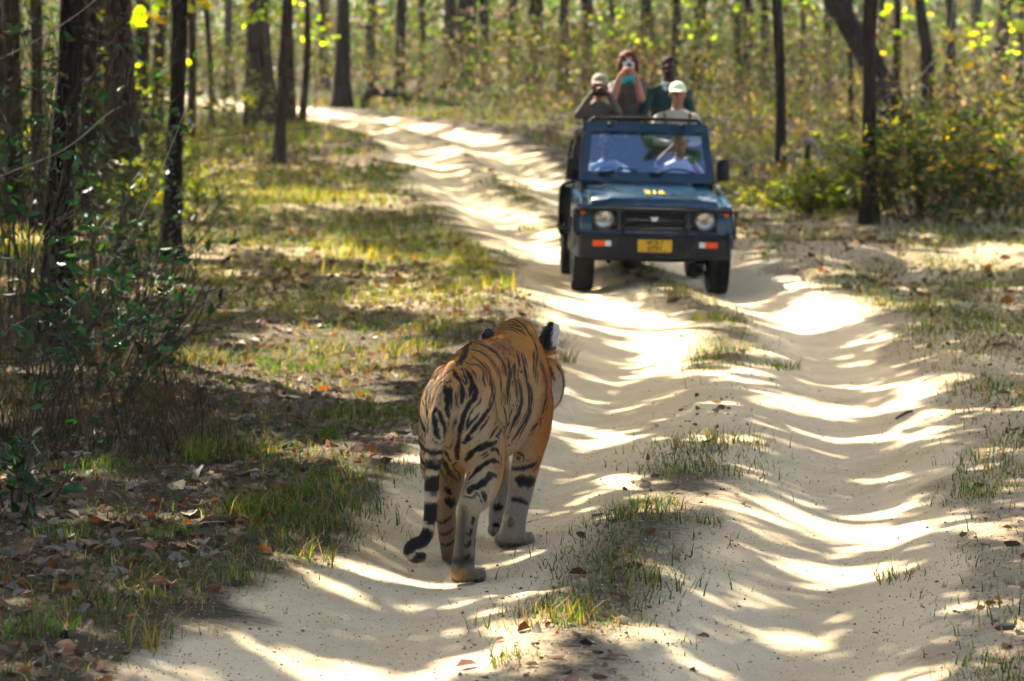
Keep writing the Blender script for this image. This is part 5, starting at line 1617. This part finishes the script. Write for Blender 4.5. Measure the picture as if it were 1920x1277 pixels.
for k in range(9):
    rr = np.random.default_rng(800 + k)
    V, F = [], []
    nl, nw = 8, 5
    curl, cup, ph = rr.normal() * .35, .25 + .5 * rr.random(), rr.random() * 6
    for i in range(nl):
        s_ = i / (nl - 1)
        wd = (.30 + .08 * rr.random()) * math.sin(math.pi * min(1, .06 + .94 * s_) ** .85) ** .7 * (1 + .12 * rr.normal()) if 0 < i < nl - 1 else .02
        for j in range(nw):
            a_ = -1 + 2 * j / (nw - 1)
            V.append((a_ * wd * math.cos(a_ * cup), s_ - .5, abs(a_) * wd * math.sin(abs(a_) * cup) + curl * (s_ - .5) ** 2 + .02 * math.sin(9 * s_ + ph + 3 * a_)))
    for i in range(nl - 1):
        for j in range(nw - 1):
            F.append([i * nw + j, i * nw + j + 1, (i + 1) * nw + j + 1, (i + 1) * nw + j])
    V = np.array(V); V[:, 2] -= V[:, 2].min()
    mb_ = MB(); mb_.add(V, F); mb_.tube([(0, -.5, V[2][2]), (0, -.62, V[2][2] + .02)], .012, 4)
    leaf_var.append(mb_.mesh('fallen_leaf', M_FALLEN, smooth=True))
xx, yy = scatter(6000, 10.2, 27, lambda v: v * .163, power=1.3)
u = road_u(xx, yy)
k_ = (r.random(len(xx)) < np.where(u < 0, sstep(-1.35, -2.0, u), .35 * sstep(1.5, 2.2, u) + .03 * np.exp(-(u / .4) ** 2)) * .35 + .0004)
xx, yy = xx[k_][:296], yy[k_][:296]
spots_ = list(zip(xx, yy))
for (px, py) in ((215, 935), (480, 870), (400, 865), (170, 1028), (640, 600), (560, 798), (1180, 632), (1420, 975), (330, 945), (260, 655), (600, 905), (1400, 968)):
    q = at(px, py); spots_.append((q[0], q[1]))
for k, (a_, b2) in enumerate(spots_[:300]):
    sz = .06 + .11 * r.random() ** 1.6
    link('fallen_leaf', leaf_var[k % 9], GROUND, (a_, b2, float(H(a_, b2)) + .004), (r.normal() * .22, r.normal() * .22, r.random() * 6.28), sz)

# pebbles and crumbs of earth
def pebbles(n, y0, y1, keepfn, lo, hi):
    xx, yy = scatter(n, y0, y1, fr, power=1.25)
    k_ = r.random(n) < keepfn(xx, yy); xx, yy = xx[k_], yy[k_]; n = len(xx)
    s_ = lo + (hi - lo) * r.random(n) ** 3
    base = np.array([(1, 0, 0), (0, 1, 0), (-1, 0, 0), (0, -1, 0), (0, 0, .7), (0, 0, -.7)])
    V = base[None] * s_[:, None, None] * (.6 + .8 * r.random((n, 6, 1)))
    a_ = r.random(n) * 6.28; ca, sa = np.cos(a_)[:, None], np.sin(a_)[:, None]
    V = np.stack([V[..., 0] * ca - V[..., 1] * sa, V[..., 0] * sa + V[..., 1] * ca, V[..., 2]], -1)
    V += np.stack([xx, yy, H(xx, yy) + s_ * .3], 1)[:, None, :]
    T = np.array([(0, 1, 4), (1, 2, 4), (2, 3, 4), (3, 0, 4), (1, 0, 5), (2, 1, 5), (3, 2, 5), (0, 3, 5)])
    F = ((np.arange(n) * 6)[:, None, None] + T[None]).reshape(-1, 3)
    pal = np.array([(.38, .27, .18), (.16, .10, .065), (.45, .37, .27), (.26, .15, .09), (.09, .06, .045)])
    return V.reshape(-1, 3), F, np.repeat(pick(pal, n, .2, r), 6, 0)
V, F, C = pebbles(16000, 9.8, 26, lambda xx, yy: .10 + .55 * np.exp(-(road_u(xx, yy) / .38) ** 2) + .75 * sstep(1.1, 1.5, road_u(xx, yy)) + .25 * np.exp(-((road_u(xx, yy) + 1.35) / .3) ** 2), .003, .010)
A_ = pebbles(60000, 9.8, 20, lambda xx, yy: .25 + .5 * vnoise(xx * 1.5, yy * 1.5, seed=57) * (np.abs(road_u(xx, yy)) < 1.6), .0012, .005)
F = np.concatenate([F, A_[1] + len(V)]); V = np.concatenate([V, A_[0]]); C = np.concatenate([C, A_[2]])
m, t, out = nodes_mat('pebble'); a = N(t, 'ShaderNodeAttribute', attribute_name='Col'); p = N(t, 'ShaderNodeBsdfPrincipled', Roughness=.85)
t.links.new(a.outputs['Color'], p.inputs['Base Color']); t.links.new(p.outputs[0], out.inputs[0])
tag(link('pebbles', mesh_np('pebbles', V, F, True, C, [m])), 'small pebbles and earth crumbs scattered over the track', 'pebbles', kind='stuff')

# grass tufts that stand out
def tuft(px, py, n, hgt, spread, label, dryf=.3, wid=.006):
    bx_, by_, bz_ = at(px, py)
    rr = np.random.default_rng(int(px * 7 + py))
    q = np.clip(rr.normal(size=(n, 2)), -1.3, 1.3) * spread * .36
    cl = np.where((rr.random(n) < dryf)[:, None], pick(STRAW, n, .2, rr), pick(GRASS * np.array((1.3, 1.3, 1)), n, .2, rr))
    V, F, C = blades(q[:, 0], q[:, 1], hgt * (.45 + .6 * rr.random(n)), np.full(n, wid), cl, .9, rr, z=np.zeros(n))
    o = link('grass_tuft', mesh_np('grass_tuft', V, F, False, C, [M_GRASS]), None, (bx_, by_, bz_))
    tag(o, label, 'grass tuft', 'grass tufts along the track')
tuft(590, 1050, 60, .15, .16, 'sunlit green and straw grass tuft by the tail tip', .4)
tuft(372, 868, 110, .19, .14, 'dense dark green grass tuft among fallen leaves below the thicket', .15)
for px_, py_, lb_ in ((120, 1010, 'green tuft among brown leaves far down the verge'), (480, 960, 'mid green tuft between large leaves and the sand edge'), (70, 1190, 'green tuft at the lowest corner of the verge'), (440, 1090, 'wide low green tuft near the sand edge'), (560, 930, 'green tuft left of the tail'), (310, 1010, 'short green tuft on the leaf strewn verge'), (620, 820, 'small green tuft in the dappled verge beside the tiger'), (520, 700, 'dull green tuft in shade of the slim sapling'), (200, 880, 'dark green tuft under the dry stalks')):
    tuft(px_, py_, 90, .13, .24, lb_, .15)
tuft(262, 1215, 50, .19, .13, 'straw coloured grass tuft at the sand edge', .6)
tuft(1225, 945, 90, .10, .22, 'bright sunlit grass patch on the hump behind the tiger', .3)
tuft(1320, 985, 60, .10, .16, 'small green tuft beside curled brown leaf on the hump', .4)
tuft(1455, 690, 120, .10, .34, 'low green clump on the hump halfway to the jeep', .1, .008)
tuft(1345, 600, 150, .13, .40, 'yellow lit grass clump just ahead of the jeep', .4, .009)
tuft(1270, 560, 60, .26, .18, 'taller wispy grass under the front of the jeep', .6, .008)
tuft(1010, 430, 160, .16, .55, 'green strip of grass left of the jeep wheel', .1, .012)
tuft(680, 745, 50, .12, .16, 'small sunlit green tuft left of the tiger', .2)
tuft(1850, 930, 90, .11, .30, 'green clump on the bank of the far rut', .3)
tuft(1700, 1085, 70, .10, .26, 'thin dark tuft where the bank meets the rut', .4)
tuft(960, 1240, 70, .09, .22, 'flattened dry tuft at the lower end of the hump', .5)
tuft(1060, 680, 70, .20, .16, 'straw tuft in front of the tiger muzzle', .6)
tuft(1640, 395, 60, .35, .22, 'yellow green grass at the foot of the upright roadside tree', .2, .012)
tuft(735, 320, 160, .18, .8, 'grassy clod at the inside of the bend', .1, .02)

# ------------------------------------------------------------------ shrubs
def shrub(base, nst, hgt, spread, label, leaf_n=10, leaf=.07, palette=GREENS, seed=0, name='shrub', lean=(0, 0), twig_r=.006, dead=.3, group='shrubs of the forest edge', leaf_from=.3, tw=None, sub=4, lm=None):
    rr = np.random.default_rng(seed + 3000)
    st_ = MB(); lp, lc = [], []
    for k in range(nst):
        a_ = rr.random() * 6.28; q = rr.random() ** .6
        p0 = np.array((math.cos(a_) * .25 * spread * q, math.sin(a_) * .25 * spread * q, -.03))
        hh = hgt * (.45 + .6 * rr.random())
        d = np.array((math.cos(a_) * spread * .5 * rr.random() + lean[0] * hh, math.sin(a_) * spread * .5 * rr.random() + lean[1] * hh, hh))
        pts = [p0, p0 + d * .35 + rr.normal(size=3) * .05 * hh, p0 + d * .7 + rr.normal(size=3) * .07 * hh, p0 + d + rr.normal(size=3) * .06 * hh]
        P = catmull(pts, 9)
        st_.tube(P, list(np.linspace(twig_r, twig_r * .35, 9)), 4, cap=False)
        isdead = rr.random() < dead
        ends = [P]
        for s_ in range(sub):
            i = rr.integers(3, 8)
            dd = (P[i] - P[i - 1]); dd /= np.linalg.norm(dd)
            dd = dd + rr.normal(size=3) * .65; dd[2] += .15
            L = hgt * (.12 + .22 * rr.random())
            B = catmull([P[i], P[i] + dd * L * .5 + rr.normal(size=3) * .03, P[i] + dd * L + rr.normal(size=3) * .05], 5)
            st_.tube(B, list(np.linspace(twig_r * .55, twig_r * .2, 5)), 3, cap=False)
            ends.append(B)
        if not isdead:
            for E in ends:
                for s_ in range(max(1, int(leaf_n / len(ends)))):
                    f = leaf_from + (1 - leaf_from) * rr.random()
                    q_ = E[min(int(f * len(E)), len(E) - 1)]
                    for w_ in range(2):
                        lp.append(q_ + rr.normal(size=3) * leaf * .6)
    o = empty(name, (base[0], base[1], base[2]))
    link('stems', st_.mesh('stems', tw or M_TWIG, smooth=True, merge=False), o)
    if lp:
        lp = np.array(lp)
        V, F, C = leaf_cards(lp, leaf * (.6 + .8 * rr.random(len(lp))), pick(palette, len(lp), .28, rr), .42, .55, rr)
        link('leaves', mesh_np('leaves', V, F, False, C, [lm or M_LEAF]), o)
    tag(o, label, 'shrub', group)
    return o
# near thicket on the left
M_THICKET = leaf_mat('thicket_leaf', translucency=.22, rough=.45, gain=.75)  # duller, less translucent leaf for the near thicket
rq = np.random.default_rng(321)
yy = 15.5 + 11 * rq.random(9000); xx = -yy * .175 + rq.random(9000) * (1.4 + .5 * rq.random(9000))
kq = rq.random(9000) < sstep(.3, .6, fbm(xx * 1.2, yy * .8, seed=71)) * sstep(0, -.5, xx + yy * .175 - 1.5)
xx, yy = xx[kq], yy[kq]; n = len(xx)
BR = np.array([(.05, .033, .018), (.03, .021, .013), (.09, .06, .03), (.03, .04, .012)])
V, F, C = blades(xx, yy, .18 + .55 * rq.random(n) ** 2, .004 + .003 * rq.random(n), pick(BR, n, .3, rq), 1.1, rq)
tag(link('dry_stalks', mesh_np('dry_stalks', V, F, False, C, [M_DRY])), 'brown tangle of dry stalks under the near thicket', 'dry stalks', kind='stuff')
yy = 26 + 26 * rq.random(42000); xx = -yy * .17 - .3 + rq.random(42000) * 6.0
kq = (road_u(xx, yy) < -1.5) & (rq.random(42000) < .05 + .6 * sstep(.50, .62, fbm(xx * .7, yy * .45, seed=72)))
xx, yy = xx[kq], yy[kq]; n = len(xx)
BG = np.array([(.13, .20, .02), (.22, .25, .025), (.30, .26, .03), (.08, .14, .018), (.34, .28, .08)])  # brighter than the other grass; sunlight on the bank is in the colour
V, F, C = blades(xx, yy, .06 + .16 * rq.random(n) ** 1.5, .007 + .004 * rq.random(n), pick(BG, n, .25, rq), .8, rq)
tag(link('bank_grass', mesh_np('bank_grass', V, F, False, C, [M_GRASS])), 'yellow green grass on the bank below the saplings', 'grass', kind='stuff')
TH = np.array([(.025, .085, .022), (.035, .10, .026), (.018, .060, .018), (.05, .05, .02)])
thick = [((20, 820), 18, 1.0, 1.0, 8, 'tangled leafy shrub at the very edge of the near thicket'),
         ((165, 760), 18, .8, 1.0, 2, 'bare arching twigs in front of the dark leaning trunk'),
         ((35, 690), 16, 2.4, 1.0, 16, 'tall green leaved shrub left of the dark leaning trunk'),
         ((225, 700), 18, .8, .9, 2, 'dry twiggy shrub spreading right of the dark leaning trunk'),
         ((200, 610), 9, 2.3, .7, 16, 'upright shrub with glossy leaf sprays beside the dark leaning trunk'),
         ((285, 585), 10, 1.2, .9, 2, 'thin bare stems with seed heads before the slim sapling'),
         ((10, 585), 14, 2.9, 1.2, 16, 'shaded leafy shrub deep in the near thicket'),
         ((235, 520), 14, 1.3, 1.3, 5, 'olive shrub behind the bare stems at the sapling'),
         ((160, 545), 16, 1.8, 1.4, 4, 'brown shrub filling the gap behind the dark leaning trunk'),
         ((20, 960), 12, .4, .8, 2, 'low dry twigs on the litter under the thicket')]
for k, (pp, ns, hh, sp_, ln_, lb) in enumerate(thick):
    shrub(at(*pp), int(ns * 1.1), hh, sp_, lb, ln_ * 1.2, .085, TH, seed=k, lean=(.12 if k in (1, 3, 5) else 0, 0), twig_r=.0065, dead=.3, group='shrubs of the near thicket', sub=6, lm=M_THICKET)
# shrubs behind it, in the sun
OL = np.array([(.10, .12, .02), (.07, .10, .018), (.19, .18, .03), (.06, .08, .018)])
back_l = [((300, 430), 'sunlit yellow green shrub behind the slim sapling'), ((225, 400), 'olive undergrowth shrub before the broad dim trunk'), ((150, 395), 'shaded undergrowth shrub between two dim trunks'),
          ((370, 335), 'low bright shrub at the foot of the thin reddish trunk'), ((60, 400), 'dim shrub far inside the thicket'), ((445, 262), 'leafy shrub left of the thickest brown trunk'), ((280, 350), 'yellow leaved shrub behind the narrow brown trunk')]
for k, (pp, lb) in enumerate(back_l):
    shrub(at(*pp), 16, .9 + .5 * (k % 3), 1.6, lb, 22, .11, OL, seed=40 + k, twig_r=.008, dead=.2, group='shrubs behind the near thicket')
# dark broad-leaved shrubs on the right
RG = np.array([(.035, .06, .014), (.045, .07, .016), (.03, .048, .012), (.05, .065, .02), (.07, .095, .018), (.11, .11, .03), (.14, .11, .06), (.30, .21, .02)])
right_s = [((1700, 405), 1.0, 'dark leafy shrub right of the upright roadside tree'), ((1770, 415), 1.2, 'low broad shrub with a few yellow leaves at the verge'), ((1840, 410), 1.1, 'yellow flecked shrub at the verge beneath the stout trunk'), ((1905, 420), 1.2, 'dense dark shrub at the end of the verge'),
           ((1800, 350), 1.2, 'green shrub under the kinked grey trunk'), ((1890, 345), 1.4, 'tallest leafy shrub before the stout leaning trunk'), ((1670, 350), .9, 'olive shrub just behind the upright roadside tree'), ((1570, 395), .5, 'low tangled shrub left of the upright roadside tree'), ((1500, 400), .4, 'thin weedy shrub near the vehicle')]
for k, (pp, hh, lb) in enumerate(right_s):
    b_ = at(*pp)
    shrub(b_, 26, hh, 1.7, lb, 34, .115, RG if k < 6 else OL, seed=70 + k, twig_r=.008, dead=.1, group='shrubs on the far verge')
# undergrowth massed far back under the trees
def mass(n, x0f, y0, y1, hfun, sizes, palettes, weights, seed, name, label, tilt=1.0, clear=2.4, keep=None):
    rr = np.random.default_rng(seed)
    yy = y0 + (y1 - y0) * rr.random(n); xx = (rr.random(n) * 2 - 1) * x0f(yy)
    k_ = np.abs(road_u(xx, yy)) > clear
    if keep is not None: k_ &= keep(xx, yy)
    xx, yy = xx[k_], yy[k_]; n = len(xx)
    hh = hfun(xx, yy) * rr.random(n) ** 1.1
    pos = np.stack([xx, yy, H(xx, yy) + hh], 1)
    pi = rr.choice(len(palettes), n, p=weights)
    cl = np.zeros((n, 3))
    for i, pal in enumerate(palettes):
        mm = pi == i; cl[mm] = pick(pal, mm.sum(), .25, rr)
    V, F, C = leaf_cards(pos, sizes[0] + (sizes[1] - sizes[0]) * rr.random(n) ** 2, cl, .4, tilt, rr)
    tag(link(name, mesh_np(name, V, F, False, C, [M_LEAF])), label, 'undergrowth', kind='stuff')
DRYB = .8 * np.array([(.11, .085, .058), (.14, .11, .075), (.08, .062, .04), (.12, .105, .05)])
hf = lambda xx, yy: .7 + 3.4 * fbm(xx * .3, yy * .12, seed=61)
mass(70000, lambda v: v * .18 + 3, 74, 118, hf, (.07, .22), [DRYB, OL * .6, YELLOWS * .8, GREENS * .9], [.58, .22, .03, .17], 62, 'undergrowth', 'brown and olive undergrowth massed at the back of the clearing', 1.3)
hf2 = lambda xx, yy: (.15 + (.5 + 3.0 * sstep(48, 74, yy)) * fbm(xx * .5, yy * .2, seed=63)) * sstep(2.0, 4.0, road_u(xx, yy)) + .02
mass(26000, lambda v: v * .18 + 2, 44, 76, hf2, (.05, .15), [DRYB * 1.3, OL, YELLOWS, STRAW], [.42, .28, .07, .23], 64, 'dry_undergrowth', 'yellow and straw undergrowth behind the jeep', 1.4, 3.0)
mass(30000, lambda v: v * .18 + 1, 44, 76, lambda xx, yy: 1.0 + 3.5 * fbm(xx * .4, yy * .15, seed=67), (.06, .18), [DRYB * .7, TH * 1.2, OL * .5], [.5, .35, .15], 68, 'shaded_undergrowth', 'dark shaded undergrowth between the trunks behind the near thicket', 1.2, 3.0, lambda xx, yy: xx < -yy * .108 - .2)  # palettes darkened to carry the shade behind the thicket
hf3 = lambda xx, yy: 2.0 + 11 * fbm(xx * .12, yy * .06, seed=65) 
mass(90000, lambda v: v * .2 + 4, 122, 215, hf3, (.25, .6), [GREENS * .8, OL * .6, DRYB * .8], [.45, .2, .35], 66, 'distant_foliage', 'hazy green and brown foliage filling the far forest', 1.0)
# saplings; leaf colour is brightened to stand in for sunlight
LIME = np.array([(.24, .38, .02), (.20, .34, .02), (.34, .38, .03), (.40, .30, .02)])
def sapling(px, py, Y, n, rad, label, seed):
    rr = np.random.default_rng(seed + 900)
    top = up(px, py, Y); g = float(H(top[0], Y))
    o = empty('leafy_sapling', (top[0], Y, g)); hh = top[2] - g
    st_ = MB(); P = catmull([(0, 0, -.03), (.06 * rr.normal(), .05, hh * .5), (0, 0, hh), (.05, .1, hh + .8)], 12); st_.tube(P, list(np.linspace(.022, .006, 12)), 6, cap=False)
    pts = []
    for k in range(7):
        a_ = rr.random() * 6.28; d = np.array((math.cos(a_), math.sin(a_), .15 + .3 * rr.normal())); B = catmull([P[8], P[8] + d * rad * .5 + (0, 0, .08), P[8] + d * rad], 5) + np.array((0, 0, (rr.random() - .5) * rad * .8))
        st_.tube(B, list(np.linspace(.008, .003, 5)), 4, cap=False)
        for j in range(n // 5): pts.append(B[rr.integers(1, 5)] + rr.normal(size=3) * .12 * rad)
    pts = np.array(pts)
    st_.build('stem', M_TWIG, o, smooth=True)
    V, F, C = leaf_cards(pts, .13 + .15 * rr.random(len(pts)), pick(LIME, len(pts), .2, rr), .6, .5, rr)
    link('leaves', mesh_np('leaves', V, F, False, C, [M_LEAF]), o)
    tag(o, label, 'sapling', 'saplings with sunlit leaves')
for k, (px, py, Y, n_, rad, lb) in enumerate([
  (320, 25, 40, 30, .55, 'sapling with bright leaves above the slim black sapling trunk'), (500, 45, 62, 30, .7, 'sapling with lime leaves in front of the thickest brown trunk'), (590, 75, 85, 24, .9, 'sunlit sapling between the wavy black stem and the straight black trunk'),
  (700, 60, 96, 26, 1.1, 'yellow green sapling between the two straight black trunks'), (800, 40, 100, 26, 1.2, 'bright sapling right of the trunk over the fallen log'), (905, 60, 104, 24, 1.1, 'small sunlit sapling among pale far stems'),
  (1010, 70, 104, 26, 1.2, 'lime sapling left of the passengers'), (1160, 75, 90, 26, .9, 'sunlit sapling behind the person with auburn hair'), (1330, 60, 92, 26, 1.1, 'light green sapling right of the standing passengers'), (1410, 45, 95, 26, 1.1, 'bright sapling left of the dark knobbly trunk'),
  (1530, 40, 90, 22, 1.0, 'pale leaved sapling before the slanting tree'), (1700, 60, 75, 26, .9, 'sunlit sapling between slanting tree and kinked trunk'), (1830, 110, 62, 34, .9, 'broad leaved bright sapling left of the stout leaning trunk'), (1900, 60, 60, 30, .8, 'lime sapling at the stout leaning trunk'), (1625, 150, 70, 16, .6, 'sparse sapling behind the crossing trunks'), (290, 175, 44, 22, .5, 'yellow leaved sapling between narrow trunks left of the bend')]):
    sapling(px, py, Y, n_, rad, lb, k)
# ------------------------------------------------------------------ fallen wood
def stick(name, label, pts, radii, mat, n=10, cat='stick', group=None):
    o = MB().tube(catmull(pts, 16), list(np.interp(np.linspace(0, 1, 16), np.linspace(0, 1, len(radii)), radii)), n).build(name, mat, None, smooth=True)
    tag(o, label, cat, group)
Yb = at(690, 205)[1]
P_ = [up(684, 204, Yb), up(686, 180, Yb), up(705, 172, Yb + .3), up(760, 180, Yb + .8), up(830, 192, Yb + 1.2), up(900, 206, Yb + 1.6)]
stick('fallen_log', 'dark fallen log propped up beyond the bend', P_, [.12, .14, .13, .11, .09, .05], M_BARK, 12, 'log')
a0, a1 = at(300, 545), at(420, 552)
stick('fallen_branch', 'grey fallen branch lying below the slim black sapling', [np.array(at(275, 520)) + (0, 0, .05), np.array(at(318, 540)) + (0, 0, .04), np.array(at(370, 550)) + (0, 0, .03), np.array(at(428, 552)) + (0, 0, .02)], [.022, .035, .03, .018], M_PALETW, 9, 'branch')
b0 = at(1572, 392)
stick('bent_stem', 'pale broken stem bent over at the verge', [np.array(b0), up(1560, 345, b0[1]), up(1540, 300, b0[1]), up(1524, 268, b0[1]), up(1510, 262, b0[1]), up(1506, 275, b0[1])], [.018, .02, .024, .045, .05, .03], M_PALETW, 8, 'stem')
b0 = at(1512, 330)
stick('tree_stump', 'thin dark stump next to the pale bent stem', [np.array(b0) - (0, 0, .05), up(1513, 300, b0[1]), up(1516, 272, b0[1])], [.06, .05, .045], M_BARK, 10, 'stump')
Yv = 48
stick('bare_creeper', 'bare looping creeper in front of the upright grey trunk', [up(1728, 262, Yv), up(1722, 205, Yv), up(1718, 160, Yv), up(1745, 120, Yv), up(1772, 95, Yv), up(1785, 30, Yv), up(1790, -20, Yv)], [.012, .012, .011, .010, .010, .009, .008], M_PALETW, 6, 'creeper')
stick('creeper_shoot', 'thin bare shoot arching from the looping creeper', [up(1726, 230, Yv), up(1742, 175, Yv), up(1720, 153, Yv), up(1690, 160, Yv), up(1655, 185, Yv)], [.008, .008, .008, .007, .005], M_PALETW, 6, 'creeper')
q = at(1690, 780)
stick('dead_twig', 'short dark twig lying in the far wheel rut', [np.array(at(1680, 790)) + (0, 0, .012), np.array(at(1700, 780)) + (0, 0, .015), np.array(at(1712, 776)) + (0, 0, .012)], [.008, .009, .006], M_TWIG, 7, 'twig')
# thin arching twigs reaching out of the thicket
for k, (pts, lb) in enumerate([([(20, 700), (140, 650), (230, 640), (310, 600)], 'long bare twig sweeping low across the thicket'), ([(0, 330), (120, 280), (200, 215), (225, 200)], 'pale arching twig crossing the dark leaning trunk'), ([(0, 110), (60, 80), (140, 30), (190, -10)], 'orange lit twig near the upper edge of the thicket'),
      ([(150, 560), (250, 430), (310, 300), (350, 200)], 'straight thin twig rising past the slim black sapling')]):
    Yk = 19.5 + .6 * k
    stick('bare_twig', lb, [up(a_, b2, Yk) for a_, b2 in pts], [.007, .006, .005, .003], M_PALETW, 5, 'twig', 'bare twigs of the thicket')
# ------------------------------------------------------------------ sunlit dust and haze in the forest air
m, t, out = nodes_mat('haze_air')
pv = N(t, 'ShaderNodeVolumePrincipled', Density=.00022, Anisotropy=.5)
pv.inputs['Color'].default_value = (.96, .97, .95, 1)
t.links.new(pv.outputs[0], out.inputs['Volume'])
hz_ = MB(); hz_.box((0, 345, 8.0), (400, 395, 13.5))
tag(hz_.build('haze', m), 'pale sunlit haze hanging in the forest air', 'haze', kind='stuff')
